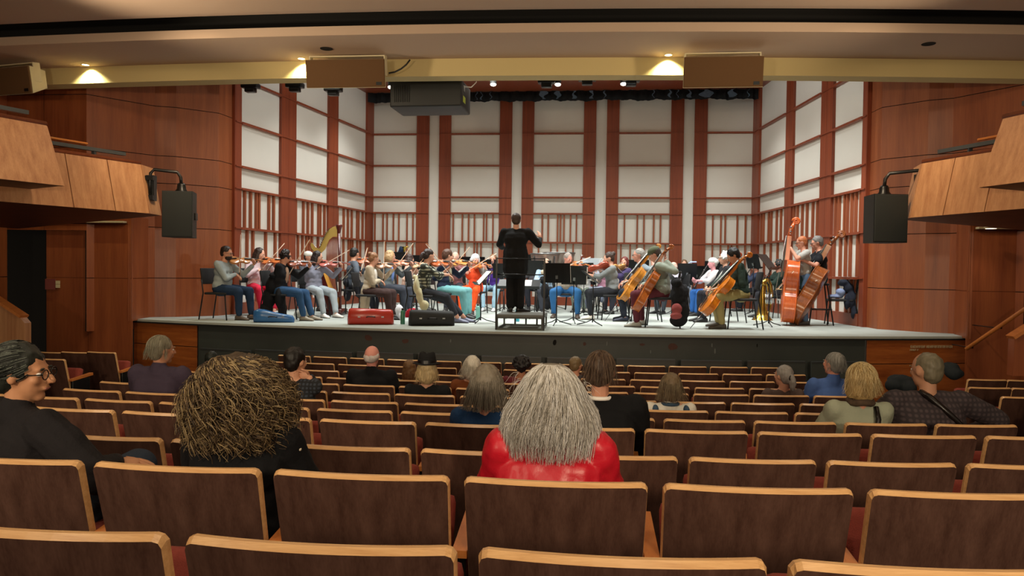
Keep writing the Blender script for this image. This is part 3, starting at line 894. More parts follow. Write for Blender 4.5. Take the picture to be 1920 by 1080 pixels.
def person(name_label, M, P, cat='person', group=None):
    """P: dict of joints in local space (x right, y forward, z up)"""
    vox = P.get('vox', 0.014)
    sk = P.get('skin', '#d9a184'); S_ = skin(sk)
    root_mesh_mb = MB(); mb = root_mesh_mb
    seated = P.get('seated', True)
    hz = P.get('hip_z', 0.53 if seated else 0.93)
    lean = P.get('lean', 0.06); side = P.get('side', 0.0)
    bulk = P.get('bulk', 1.0); fem = P.get('fem', False)
    pel = V((0, 0, hz))
    tl = 0.47
    up = V((side, lean, 1)).normalized()
    F = V((0, 1, 0)); F = (F - up * F.y * up.y).normalized() if False else (F - up * F.dot(up)).normalized()
    Rt = F.cross(up).normalized()
    neck = pel + up * tl
    tw = P.get('twist', 0.0)
    Rs = (Rt * math.cos(tw) + F * math.sin(tw)).normalized(); Fs = up.cross(Rs)
    sw = (0.165 if fem else 0.185) * (0.6 + 0.4 * bulk)
    shL = neck - Rs * sw - up * 0.035; shR = neck + Rs * sw - up * 0.035
    hd = P.get('head', (0, 0, 0))         # yaw (left +), pitch (down +), roll
    Hq = Matrix.Rotation(hd[0], 3, up) @ Matrix.Rotation(-hd[1], 3, Rt) @ Matrix.Rotation(hd[2], 3, F)
    hu, hf, hr = Hq @ up, Hq @ F, Hq @ Rt
    hu = (V((0, 0, 1)) * .6 + up * .4).normalized() if hd[1] == 0 and hd[2] == 0 else hu
    hf = (hf - hu * hf.dot(hu)).normalized(); hr = hf.cross(hu)
    nb = neck + up * .0
    hc = nb + up * 0.06 + hu * 0.105 + hf * 0.022
    H3 = Matrix((tuple(hr), tuple(hf), tuple(hu))).transposed()      # columns: right, front, up
    HM = Matrix.Translation(hc) @ H3.to_4x4()
    hipL = pel - Rt * .088; hipR = pel + Rt * .088
    kn = P.get('knees'); ft = P.get('feet')
    if seated:
        fl = ft[0] if ft else (-.12, .46, 0); fr_ = ft[1] if ft else (.12, .46, 0)
        aL = V(fl) + V((0, -.0, .085)); aR = V(fr_) + V((0, 0, .085))
        kL, aL = ik(hipL, aL, .43, .42, kn[0] if kn else (-.25, .6, 1)); kR, aR = ik(hipR, aR, .43, .42, kn[1] if kn else (.25, .6, 1))
    else:
        fl = ft[0] if ft else (-.11, 0, 0); fr_ = ft[1] if ft else (.11, .02, 0)
        aL = V(fl) + V((0, 0, .085)); aR = V(fr_) + V((0, 0, .085))
        kL, aL = ik(hipL, aL, .43, .42, (0, 1, 0)); kR, aR = ik(hipR, aR, .43, .42, (0, 1, 0))
    hands = P.get('hands', ((-.12, .34, hz + .08), (.12, .34, hz + .08)))
    eps = P.get('elbows', ((-1, -.3, -.8), (1, -.3, -.8)))
    eL, wL = ik(shL, hands[0], .285, .255, eps[0]); eR, wR = ik(shR, hands[1], .285, .255, eps[1])
    b = bulk
    # --- the body, one fused surface
    capsule(mb, pel + up * .02 - Rt * .05, pel + up * .02 + Rt * .05, .105 * b, .105 * b)
    capsule(mb, pel + up * .05, pel + up * .25, .10 * b, .10 * b)
    capsule(mb, pel + up * .16 - Rs * .045, pel + up * .16 + Rs * .045, .095 * b, .095 * b)
    capsule(mb, neck - up * .15 - Rs * .07, neck - up * .15 + Rs * .07, .095 * b, .095 * b)
    capsule(mb, neck - up * .06 - Rs * .10, neck - up * .06 + Rs * .10, .06, .06)
    capsule(mb, neck - up * .04, hc - hu * .04 - hf * .02, .055, .05)
    for q_ in (shL, shR): capsule(mb, neck - up * .005, q_ - up * .005, .045, .042)
    chainc(mb, [shL, eL, wL], [.048, .038, .026]); chainc(mb, [shR, eR, wR], [.048, .038, .026])
    chainc(mb, [hipL, kL, aL], [.085, .058, .038]); chainc(mb, [hipR, kR, aR], [.085, .058, .038])
    hx = P.get('hs', 1.0)
    e3 = H3
    mb.ell(hc + hu * .022 - hf * .012, (.076 * hx, .094 * hx, .092 * hx), e3, 16, 12)          # skull
    mb.ell(hc - hu * .035 + hf * .022, (.058 * hx, .062 * hx, .078 * hx), e3, 14, 10)          # face and jaw
    mb.ell(hc - hu * .092 + hf * .055, (.026, .024, .022), e3)                               # chin
    mb.ell(hc + hu * .018 + hf * .074, (.05, .014, .014), e3)                                # brow
    capsule(mb, hc + hu * .008 + hf * .088, hc - hu * .03 + hf * .108, .010, .0145, 8)        # nose
    for s in (-1, 1):
        mb.ell(hc - hu * .005 + hr * s * .076 * hx - hf * .008, (.009, .018, .030), e3)       # ears
        mb.ell(hc - hu * .022 + hf * .06 + hr * s * .036, (.022, .02, .02), e3)              # cheeks
    mb.ell(hc - hu * .058 + hf * .084, (.024, .012, .012), e3)
    body = remesh(mb, 'person', vox, 1, mat=S_)
    # islands that keep their detail: hands, eyes, lips
    mb = MB(); mb.mats = [S_]
    mb.v = [tuple(v.co) for v in body.vertices]; mb.f = [tuple(p.vertices) for p in body.polygons]
    mb.m = [0] * len(mb.f); mb.sm = [True] * len(mb.f)
    bpy.data.meshes.remove(body)
    mb.mat(S_)
    hdir = P.get('hdir', (None, None)); hpalm = P.get('hpalm', ((0, 0, -1), (0, 0, -1))); curl = P.get('curl', (.5, .5))
    for i, (e_, w_) in enumerate(((eL, wL), (eR, wR))):
        d = V(hdir[i]) if hdir[i] is not None else (w_ - e_)
        mb.mat(S_); hand(mb, w_ + (w_ - e_).normalized() * .005, d, hpalm[i], curl[i], s=P.get('handscale', .98), left=(i == 0))
    if P.get('face', True):
        for s in (-1, 1):
            c = hc + hu * .0 + hf * .0735 + hr * s * .031
            mb.mat(M_eye); mb.ell(c, (.0135, .011, .0085), e3, 10, 6)
            mb.mat(M_iris); mb.ell(c + hf * .0075, (.006, .005, .006), e3, 8, 5)
        mb.mat(M_lip); mb.ell(hc - hu * .060 + hf * .0890, (.021, .006, .006), e3, 10, 6)
    root = mb.build('person'); root.matrix_world = M
    tag(root, name_label, cat, group)
    seed = P.get('seed', len(bpy.data.objects) * 0.37)
    cv = P.get('cvox', vox); ck = P.get('cdisp', .009)
    # --- clothing
    sl = P.get('sleeve', 'long')
    top = P.get('top', '#888888'); tm = top if not isinstance(top, str) else cloth(top)
    mb = MB(); g = P.get('loose', .016)
    capsule(mb, pel + up * .06 - Rt * .055, pel + up * .06 + Rt * .055, .105 * b + g, .105 * b + g)
    capsule(mb, pel + up * .10, pel + up * .25, .105 * b + g, .10 * b + g)
    capsule(mb, pel + up * .17 - Rs * .05, pel + up * .17 + Rs * .05, .095 * b + g, .095 * b + g)
    capsule(mb, neck - up * .15 - Rs * .075, neck - up * .15 + Rs * .075, .095 * b + g, .095 * b + g)
    capsule(mb, neck - up * .066 - Rs * .105, neck - up * .066 + Rs * .105, .062 + g * .7, .062 + g * .7)
    for q_ in (shL, shR): capsule(mb, neck - up * .02, q_ - up * .012, .046 + g * .5, .046 + g)
    if fem:
        for s in (-1, 1): mb.ell(neck - up * .19 + Rs * s * .062 + Fs * (.060 * b + g), (.058, .042, .055))
    if b > 1.1: mb.ell(pel + up * .15 + F * .035, (.135 * b, .125 * b, .15))
    for (s_, e_, w_) in ((shL, eL, wL), (shR, eR, wR)):
        if sl == 'long': chainc(mb, [s_, e_, w_ - (w_ - e_).normalized() * .03], [.05 + g, .042 + g * .8, .031 + g * .5])
        elif sl == 'short': chainc(mb, [s_, s_ + (e_ - s_) * .62], [.052 + g, .052 + g])
        elif sl == 'half': chainc(mb, [s_, e_, e_ + (w_ - e_) * .35], [.05 + g, .044 + g * .8, .04 + g * .7])
        elif sl == 'none': capsule(mb, s_, s_ + (e_ - s_) * .08, .045 + g, .04 + g)
    if P.get('collar'): chainc(mb, [neck - up * .01 - Fs * .01, neck + up * .035 - Fs * .005], [.066, .062])
    if P.get('hood'): mb.ell(neck - Fs * .08 - up * .02, (.10, .055, .06))
    if P.get('long_top') and seated:
        capsule(mb, pel - F * .06 - Rt * .09, pel - F * .08 - Rt * .1 - V((0, 0, .30)), .07, .06); capsule(mb, pel - F * .06 + Rt * .09, pel - F * .08 + Rt * .1 - V((0, 0, .30)), .07, .06)
    if P.get('long_top') and not seated:
        [capsule(mb, pel + up * .06 + Rt * q_ * .05, pel - up * .20 + Rt * q_ * .055, .12 * b + g, .115 * b + g) for q_ in (-1, 1)]
    nm = P.get('topname', 'shirt')
    tmesh = remesh(mb, nm, cv, 2, ck, 9.0, tm, seed)
    if isinstance(tm, bpy.types.Material) and tm.users < 1: pass
    c_top = link(tmesh, nm, root)
    if P.get('vest'):
        mb = MB()
        vg = g + .014
        capsule(mb, pel + up * .04 - Rt * .055, pel + up * .04 + Rt * .055, .105 * b + vg, .105 * b + vg)
        capsule(mb, pel + up * .10, pel + up * .25, .105 * b + vg, .10 * b + vg)
        capsule(mb, neck - up * .15 - Rs * .07, neck - up * .15 + Rs * .07, .095 * b + vg, .095 * b + vg)
        capsule(mb, neck - up * .07 - Rs * .08, neck - up * .07 + Rs * .08, .06 + vg, .06 + vg)
        capsule(mb, neck - up * .17 - Rs * .06 + Fs * .03, neck - up * .17 + Rs * .06 + Fs * .03, .09 + vg, .09 + vg)
        for s in (-1, 1):
            if P.get('open_front'): mb.ell(pel + up * .02 + Rt * s * .14 - F * .02, (.05, .12, .16))
        link(remesh(mb, 'vest', cv, 2, ck, 9.0, cloth(P['vest'])), 'vest', root)
    if P.get('inset'):                                     # shirt front seen in an open jacket
        mb = MB()
        mb.ell(pel + up * .27 + Fs * (.066 * b + g), (.055, .055 * b, .17), H3.__class__((tuple(Rs), tuple(Fs), tuple(up))).transposed(), 12, 10)
        link(mb.mesh('shirt_front'), 'shirt_front', root).data.materials.clear()
        root.children[-1].data.materials.append(cloth(P['inset']))
    pa = P.get('pants', '#2b2f3a'); mb = MB(); q = .018
    capsule(mb, pel - Rt * .05, pel + Rt * .05, .108 * b + q * .6, .108 * b + q * .6)
    capsule(mb, pel, pel + up * .06, .10 * b + q * .7, .10 * b + q * .4)
    for (h_, k_, a_) in ((hipL, kL, aL), (hipR, kR, aR)):
        en = k_ + (a_ - k_) * P.get('pantlen', .93)
        chainc(mb, [h_, k_, en], [.088 * (.5 + .5 * b) + q * .6, .062 + q, P.get('hem', .045) + q * .5])
    c_p = link(remesh(mb, 'trousers', cv, 2, ck * .9, 8.0, cloth(pa), seed + 3), 'trousers', root)
    # shoes
    sc_ = P.get('shoes', '#222222'); sm_ = plain('shoe_' + sc_.lstrip('#'), sc_, rough=0.5)
    fd = P.get('footdir', ((-.1, 1), (.1, 1)))
    for (a_, d_) in ((aL, fd[0]), (aR, fd[1])):
        d = V((d_[0], d_[1], 0)).normalized(); sd = V((d.y, -d.x, 0))
        tp = P.get('toe', 0)
        z0 = a_.z - .085
        Mx = Matrix(((sd.x, d.x, 0, a_.x), (sd.y, d.y, 0, a_.y), (0, 0, 1, z0), (0, 0, 0, 1)))
        mb = MB(); mb.mat(sm_)
        prof = []
        for j in range(9):
            y = -.07 + .27 * j / 8
            w = [.026, .036, .037, .035, .038, .044, .046, .042, .026][j]; h = [.075, .095, .098, .09, .075, .062, .054, .046, .030][j]
            prof.append((y, w, h))
        vv = []
        nn = 10
        for y, w, h in prof:
            for k in range(nn):
                a = 2 * PI * k / nn
                vv.append(Mx @ V((w * math.cos(a), y, .012 + max(h * (.5 + .5 * math.sin(a)) - .012, -.004))))
        mb.add(vv, [(j * nn + k, j * nn + (k + 1) % nn, (j + 1) * nn + (k + 1) % nn, (j + 1) * nn + k) for j in range(8) for k in range(nn)] + [tuple(reversed(range(nn))), tuple(8 * nn + k for k in range(nn))], True)
        o = mb.build('shoe', parent=root)
        mb = MB(); mb.mat(plain('sole_' + P.get('sole', '#d8d4cc').lstrip('#'), P.get('sole', '#3a3632')))
        mb.prism([(-.03, -.072), (.03, -.072), (.037, .0), (.046, .1), (.038, .18), (0, .2), (-.038, .18), (-.046, .1), (-.037, 0)], 0, .014, Mx)
        mb.build('sole', parent=o)
    # --- hair
    hair(root, P, hc, hu, hf, hr, H3, neck, up, vox)
    for ex in P.get('extra', ()): ex(root, dict(hc=hc, hu=hu, hf=hf, hr=hr, H3=H3, neck=neck, up=up, F=F, Rt=Rt, wL=wL, wR=wR, shL=shL, shR=shR, eL=eL, eR=eR, pel=pel, kL=kL, kR=kR))
    return root, dict(hc=hc, hu=hu, hf=hf, hr=hr, neck=neck, up=up, F=F, Rt=Rt, wL=wL, wR=wR, shL=shL, shR=shR, pel=pel, top=hc + hu * .115, kL=kL, kR=kR)

def strands(mb, pts_fn, n, rad, seg=8, seed=0):
    r = random.Random(seed)
    for _ in range(n):
        pts = pts_fn(r, seg)
        k = len(pts)
        mb.tube(pts, [rad * (1 - .55 * i / (k - 1)) for i in range(k)], 3, cap=False)

def hair(root, P, hc, hu, hf, hr, H3, neck, up, vox):
    st = P.get('hair', 'short'); c = P.get('hairc', '#3a2a1e')
    if st == 'none': return
    m = hairmat(c); mb = MB(); k = P.get('hairv', 1.0); hv = min(vox, .010)
    if st in ('short', 'cap', 'bob', 'long', 'pony', 'bun', 'curly'):
        mb.ell(hc + hu * .036 - hf * .024, (.084 * k, .096 * k, .090 * k), H3, 16, 12)
        mb.ell(hc + hu * .0 - hf * .052, (.076 * k, .062 * k, .085 * k), H3, 16, 12)
    if st == 'bald':                                    # fringe round the back only
        mb.ell(hc - hu * .01 - hf * .058, (.076, .054, .055), H3)
        for s in (-1, 1): mb.ell(hc + hu * .0 + hr * s * .068 - hf * .028, (.016, .035, .04), H3)
    if st == 'bob':
        mb.ell(hc - hu * .03 - hf * .045, (.097 * k, .075 * k, .105 * k), H3, 16, 12)
        for s in (-1, 1): mb.ell(hc - hu * .03 + hr * s * .075 * k - hf * .01, (.026 * k, .055, .085), H3)
    if st == 'long':
        mb.ell(hc - hu * .07 - hf * .06, (.092 * k, .065 * k, .15 * k), H3, 16, 12)
        for s in (-1, 1): mb.ell(hc - hu * .08 + hr * s * .072 * k - hf * .01, (.024, .045, .13), H3)
    if st == 'curly':
        r = random.Random(5)
        for _ in range(26):
            th, ph = r.uniform(0, 2 * PI), r.uniform(-.5, 1.3)
            d = hr * math.cos(th) * math.cos(ph) + hf * (math.sin(th) * math.cos(ph) * .9 - .25) + hu * math.sin(ph)
            mb.ell(hc + d * .085 * k + hu * .02, (.034, .034, .034))
    if st == 'pony':
        mb.ell(hc - hu * .0 - hf * .12, (.035, .035, .035), H3)
        mb.ell(hc - hu * .06 - hf * .135, (.036, .036, .085), H3)
    if st == 'bun':
        mb.ell(hc + hu * .07 - hf * .11, (.048, .042, .042), H3)
    me = remesh(mb, 'hair', hv, 1, P.get('hairdisp', .006 if st != 'curly' else .012), 28 if st != 'curly' else 34, m, 2.3)
    o = link(me, 'hair', root)
    if P.get('beard'):
        mb = MB(); mb.ell(hc - hu * .075 + hf * .038, (.062, .058, .05), H3)
        mb.ell(hc - hu * .045 + hf * .092, (.03, .014, .008), H3)
        link(remesh(mb, 'beard', .009, 1, .004, 40, m), 'beard', root)
    if P.get('face', True) and st != 'none':
        mb = MB(); mb.mat(m)
        for s in (-1, 1): mb.ell(hc + hu * .021 + hf * .087 + hr * s * .031, (.017, .006, .0045), H3, 8, 5)
        mb.build('eyebrows', parent=root)
    if P.get('glasses'):
        mb = MB(); mb.mat(M_blackm)
        for s in (-1, 1):
            c0 = hc - hu * .0 + hf * .099 + hr * s * .034
            ring = [c0 + hr * .024 * math.cos(a) + hu * .019 * math.sin(a) for a in [2 * PI * i / 14 for i in range(15)]]
            mb.tube(ring, .0022, 5)
            mb.tube([hc - hu * -.004 + hf * .097 + hr * s * .057, hc + hu * .004 + hr * s * .082, hc + hr * s * .078 - hf * .03 - hu * .01], .0022, 5)
        mb.tube([hc + hf * .104 - hr * .01, hc + hf * .107, hc + hf * .104 + hr * .01], .0022, 5)
        mb.build('glasses', parent=root)
    hat = P.get('hat')
    if hat:
        hm = cloth(P.get('hatc', '#222222'))
        mb = MB(); mb.mat(hm)
        HM = Matrix.Translation(hc) @ H3.to_4x4()
        if hat == 'fedora':
            Mh = HM @ Matrix.Translation(V((0, -.015, .062))) @ Matrix.Rotation(R(-6), 4, 'X')
            pr = [(.0, .105), (.03, .118), (.062, .122), (.078, .108), (.088, .06), (.094, .006), (.098, .0), (.12, -.006), (.148, -.012), (.15, -.016), (.12, -.014), (.09, -.006)]
            vv = []; n = 28
            for r_, z in pr:
                for k2 in range(n):
                    a = 2 * PI * k2 / n
                    x = r_ * math.cos(a) * .95; y = r_ * math.sin(a) * 1.12
                    zz = z
                    if z > .09: zz -= .035 * math.exp(-(x / .03) ** 2) * (1.1 if y > -.06 else .5)
                    if r_ > .11: zz += .022 * abs(math.cos(a)) - .012 * math.sin(a)
                    vv.append(Mh @ V((x, y, zz)))
            mb.add(vv, [(i * n + k2, i * n + (k2 + 1) % n, (i + 1) * n + (k2 + 1) % n, (i + 1) * n + k2) for i in range(len(pr) - 1) for k2 in range(n)], True)
            o2 = mb.build('hat', parent=root)
            mb = MB(); mb.mat(plain('hat_band', '#0b0b0b', rough=.4)); mb.lathe([(.0965, .008), (.0945, .038)], Mh @ Matrix.Diagonal((.97, 1.14, 1, 1)), 28); mb.build('hat_band', parent=o2)
        else:                                          # cap or beanie
            mb.ell(hc + hu * .06 - hf * .012, (.092, .104, .075), H3, 18, 12)
            if hat == 'cap': mb.ell(hc + hu * .05 + hf * .09, (.07, .05, .010), H3, 14, 6)
            if hat == 'wrap': mb.ell(hc + hu * .04 - hf * .05, (.098, .10, .07), H3, 14, 8)
            mb.build('hat', parent=root)
# ------------------------------------------------------------------ instruments and stage furniture
OUT = [(0, 0), (.004, .028), (.02, .052), (.08, .085), (.16, .100), (.24, .103), (.34, .093), (.41, .077), (.44, .074), (.455, .062), (.52, .055), (.60, .057), (.665, .064), (.68, .074), (.71, .078), (.80, .084), (.88, .080), (.95, .058), (.985, .034), (1, .012)]
def violwood(c1, c2): return wood('varnish_' + c1.lstrip('#'), c1, c2, rough=0.22, scale=(3, 30, 30), coat=0.4)
def viol(M, label, cat, L=.355, rib=.030, wood_=('#a0562a', '#c47a3c'), neck=.13, pin=0.0, group=None, name='violin', chin=True):
    """origin at the tail end, x toward the scroll, z out of the top"""
    k = L / .355
    t = thing(name, label, cat, M, group)
    W = violwood(*wood_); WE = plain('edging_' + wood_[1].lstrip('#'), wood_[1], rough=.3)
    mb = MB(); mb.mat(W)
    n = len(OUT); fs = (-1, -.8, -.45, 0, .45, .8, 1)
    for side in (1, -1):
        vv = []
        for tt, w in OUT:
            ar = .016 * k * (math.sin(PI * min(max(tt, .02), .98)) ** .6)
            for f in fs:
                vv.append(V((tt * L, f * w * k * 1.03, side * rib / 2 + side * ar * (1 - f * f))))
        m = len(fs)
        ff = [(i * m + j, (i + 1) * m + j, (i + 1) * m + j + 1, i * m + j + 1) for i in range(n - 1) for j in range(m - 1)]
        if side < 0: ff = [tuple(reversed(f)) for f in ff]
        mb.add(vv, ff, True)
    for s in (1, -1):
        vv = []
        for tt, w in OUT: vv += [V((tt * L, s * w * k, -rib / 2)), V((tt * L, s * w * k, rib / 2))]
        ff = [(2 * i, 2 * i + 1, 2 * i + 3, 2 * i + 2) for i in range(n - 1)]
        if s < 0: ff = [tuple(reversed(f)) for f in ff]
        mb.add(vv, ff, True)
    body = mb.build('body', parent=t)
    mb = MB(); mb.mat(WE)
    for z in (-rib / 2, rib / 2):
        for s in (1, -1): mb.tube([V((tt * L, s * w * k * 1.03, z)) for tt, w in OUT], .0032 * k * .8, 5)
    mb.build('edging', parent=body)
    mb = MB(); mb.mat(M_ebony)
    for s in (1, -1):
        zt = rib / 2 + .0145 * k
        pts = [V((x * L, s * y * k, zt - .002 * k)) for x, y in ((.43, .052), (.445, .044), (.47, .043), (.53, .037), (.575, .031), (.60, .034), (.595, .040))]
        mb.tube(pts, .0022 * k, 4)
    mb.build('sound_holes', parent=body)
    zt = rib / 2 + .016 * k
    mb = MB(); mb.mat(W)
    mb.box((L - .005, -.013 * k, zt - .024 * k), (L + neck, .013 * k, zt + .0 * k))
    nk = mb.build('neck', parent=t)
    mb = MB(); mb.mat(M_ebony)
    mb.add([V((L * .72, -.021 * k, zt + .014 * k)), V((L * .72, .021 * k, zt + .014 * k)), V((L + neck, .012 * k, zt + .004 * k)), V((L + neck, -.012 * k, zt + .004 * k)),
            V((L * .72, -.021 * k, zt + .004 * k)), V((L * .72, .021 * k, zt + .004 * k)), V((L + neck, .012 * k, zt - .002 * k)), V((L + neck, -.012 * k, zt - .002 * k))],
           [(0, 1, 2, 3), (7, 6, 5, 4), (0, 4, 5, 1), (1, 5, 6, 2), (2, 6, 7, 3), (3, 7, 4, 0)])
    mb.build('fingerboard', parent=nk)
    mb = MB(); mb.mat(W)
    mb.tube([V((L + neck - .005, 0, zt - .01 * k)), V((L + neck + .05 * k, 0, zt - .022 * k)), V((L + neck + .075 * k, 0, zt - .03 * k))], [.012 * k, .011 * k, .009 * k], 8)
    sp = []
    for i in range(22):
        a = i * .62; r_ = .020 * k * (1 - i / 26)
        sp.append(V((L + neck + .085 * k + r_ * math.sin(a), 0, zt - .028 * k - .0 + r_ * math.cos(a) - .012 * k)))
    mb.tube(sp, .0075 * k, 8)
    sc_ = mb.build('scroll', parent=t)
    mb = MB(); mb.mat(M_ebony if L < 1 else M_steel)
    for i, s in enumerate((1, -1, 1, -1)):
        x = L + neck + (.012 + .012 * i) * k
        mb.tube([V((x, -s * .012 * k, zt - .014 * k)), V((x, s * .036 * k, zt - .014 * k))], [.003 * k, .0036 * k], 6); mb.ell((x, s * .041 * k, zt - .014 * k), (.004 * k, .005 * k, .0075 * k), None, 8, 5)
    mb.build('pegs', parent=sc_)
    mb = MB(); mb.mat(plain('maple', '#cfa878')); mb.prism([(-.022 * k, 0), (.022 * k, 0), (.018 * k, .026 * k), (0, .032 * k), (-.018 * k, .026 * k)], -.002 * k, .002 * k, Matrix(((0, 0, 1, L * .52), (1, 0, 0, 0), (0, 1, 0, zt - .002 * k), (0, 0, 0, 1))))
    mb.build('bridge', parent=t)
    mb = MB(); mb.mat(M_ebony); mb.add([V((.02 * k, -.009 * k, zt + .004 * k)), V((.02 * k, .009 * k, zt + .004 * k)), V((.12 * k, .02 * k, zt + .014 * k)), V((.12 * k, -.02 * k, zt + .014 * k)),
            V((.02 * k, -.009 * k, zt)), V((.02 * k, .009 * k, zt)), V((.12 * k, .02 * k, zt + .008 * k)), V((.12 * k, -.02 * k, zt + .008 * k))], [(0, 1, 2, 3), (7, 6, 5, 4), (0, 4, 5, 1), (1, 5, 6, 2), (2, 6, 7, 3), (3, 7, 4, 0)])
    mb.build('tailpiece', parent=t)
    mb = MB(); mb.mat(M_string)
    for i in range(4):
        y = (-1.5 + i)
        mb.tube([V((.11 * k, y * .006 * k, zt + .013 * k)), V((L * .52, y * .0095 * k, zt + .031 * k)), V((L + neck, y * .005 * k, zt + .006 * k))], .0007 * k + .0004, 4)
    mb.build('strings', parent=t)
    if chin and pin == 0:
        mb = MB(); mb.mat(M_ebony); mb.ell((.03, .045, rib / 2 + .02), (.03, .04, .008)); mb.build('chin_rest', parent=t)
    if pin:
        mb = MB(); mb.mat(M_steel); mb.tube([V((0, 0, 0)), V((-pin, 0, 0))], .005 * math.sqrt(k), 6); mb.build('endpin', parent=t)
    return t
def bow(frog, tip, label, L=.74, hairside=(0, 0, -1), group=None, k=1.0):
    d = (V(tip) - V(frog)).normalized()
    M = frame(frog, d, z=-V(hairside))
    t = thing('bow', label, 'bow', M, group)
    mb = MB(); mb.mat(M_bowstick); mb.tube([V((-.03, 0, .01)), V((L * .5, 0, .004)), V((L, 0, .012)), V((L + .005, 0, -.006))], [.0045 * k, .004 * k, .003 * k, .003 * k], 6); mb.build('stick', parent=t)
    mb = MB(); mb.mat(M_bowhair); mb.box((.02, -.005 * k, -.012), (L, .005 * k, -.0095)); mb.build('bow_hair', parent=t)
    mb = MB(); mb.mat(M_ebony); mb.box((-.01, -.006, -.014), (.035, .006, .006)); mb.build('frog', parent=t)
    return t
CH = {}
def chair_meshes():
    m = MB(); m.mat(plain('chair_pad', '#16171a', rough=.7)); m.rbox((-.215, -.20, .435), (.215, .22, .475), .018); CH['seat'] = m.mesh('seat')
    m = MB(); m.mat(MATS['chair_pad']); m.rbox((-.20, -.015, -.14), (.20, .015, .14), .014, Matrix.Translation((0, -.262, .75)) @ Matrix.Rotation(R(8), 4, 'X')); CH['backrest'] = m.mesh('backrest')
    for nm, pts in (('leg', [(-.20, .19, .44), (-.215, .235, 0)]), ('leg2', [(.20, .19, .44), (.215, .235, 0)]),
                    ('leg3', [(-.195, -.262, .70), (-.200, -.225, .46), (-.21, -.30, 0)]), ('leg4', [(.195, -.262, .70), (.200, -.225, .46), (.21, -.30, 0)])):
        m = MB(); m.mat(M_blackm); m.tube(pts, .0115, 8); CH[nm] = m.mesh('leg')
def chair(M, label, group='black orchestra chairs'):
    if not CH: chair_meshes()
    t = thing('orchestra_chair', label, 'chair', M, group)
    link(CH['seat'], 'seat', t); link(CH['backrest'], 'backrest', t)
    for k in ('leg', 'leg2', 'leg3', 'leg4'): link(CH[k], 'leg', t)
    return t
ST = {}
def stand(x, y, h, rz, label, tilt=25, w=.50, paper=None, group='black music stands'):
    """music stand; local -y is the side the player reads from"""
    if 'tri' not in ST:
        m = MB(); m.mat(M_blackm)
        for k in range(3):
            a = R(90 + 120 * k); c, s = math.cos(a), math.sin(a)
            m.tube([V((c * .012, s * .012, .10)), V((c * .10, s * .10, .055)), V((c * .27, s * .27, .012))], .009, 6)
        ST['tri'] = m.mesh('tripod_base')
        m = MB(); m.mat(M_blackm)
        T_ = Matrix.Rotation(R(-tilt), 4, 'X')
        ST['desk'] = {}
    t = thing('music_stand', label, 'music stand', TR((x, y, 0), rz), group)
    link(ST['tri'], 'tripod_base', t)
    m = MB(); m.mat(M_blackm); m.tube([V((0, 0, .05)), V((0, 0, h * .55))], .012, 8); m.tube([V((0, 0, h * .5)), V((0, 0, h))], .008, 8); m.build('pole', parent=t)
    D = Matrix.Translation((0, 0, h)) @ Matrix.Rotation(R(-tilt), 4, 'X')
    m = MB(); m.mat(M_blackm)
    m.box((-w / 2, -.004, -.10), (w / 2, .002, .24), D); m.box((-w / 2, -.06, -.104), (w / 2, .002, -.098), D); m.box((-w / 2, -.06, -.10), (w / 2, -.055, -.08), D)
    dk = m.build('desk', parent=t)
    m = MB(); m.mat(M_steel); m.box((-.02, .002, -.03), (.02, .03, .03), D); m.build('tilt_bracket', parent=t)
    if paper:
        s = thing('sheet_music', paper, 'sheet music', None, 'sheet music on the stands')
        s.matrix_world = TR((x, y, 0), rz)
        m = MB(); m.mat(M_paper)
        m.box((-.235, -.010, -.096), (-.002, -.006, .215), D); m.build('page', parent=s)
        m = MB(); m.mat(M_paper); m.box((.002, -.0105, -.096), (.235, -.0065, .212), D); m.build('page', parent=s)
    return t
def coat(pts, label, color, name='coat', cat='coat', rad=.1, th=.035, vox=.014, seed=0, group=None):
    """cloth hung over something: pts = list of (pos, (rx,ry,rz))"""
    m = MB()
    for p, r_ in pts: m.ell(p, r_, None, 12, 10)
    me = remesh(m, name, vox, 2, .018, 7, cloth(color), seed)
    o = link(me, name); tag(o, label, cat, group); return o
# ------------------------------------------------------------------ orchestra
def head_top(P):
    seated = P.get('seated', True); hz = P.get('hip_z', 0.53 if seated else 0.93)
    up = V((P.get('side', 0), P.get('lean', .06), 1)).normalized()
    return V((0, 0, hz)) + up * .53 + V((0, 0, 1)) * (.222 + P.get('topadd', 0))
def solveM(P, u, v, Y, fa, z0=0.0, zf=None):
    T = head_top(P); rz = R(fa - 90); Rm = Matrix.Rotation(rz, 3, 'Z'); T2 = Rm @ T
    s = 1.0; x = 0
    for _ in range(12):
        q = aty(u, v, Y + s * T2.y); 
        if zf: z0 = zf(x, Y)
        s = (q.z - z0) / T.z
        s = min(max(s, .84), 1.16)
        x = q.x - s * T2.x
    e = proj(V((x, Y, z0)) + T2 * s)
    if abs(e[1] - v) > 4: print('SCALE CLAMP', u, v, 'got', [round(k) for k in e], 's', round(s, 2))
    return TR((x, Y, z0), rz, s), s
VG = 'violins and violas in the players\' hands'
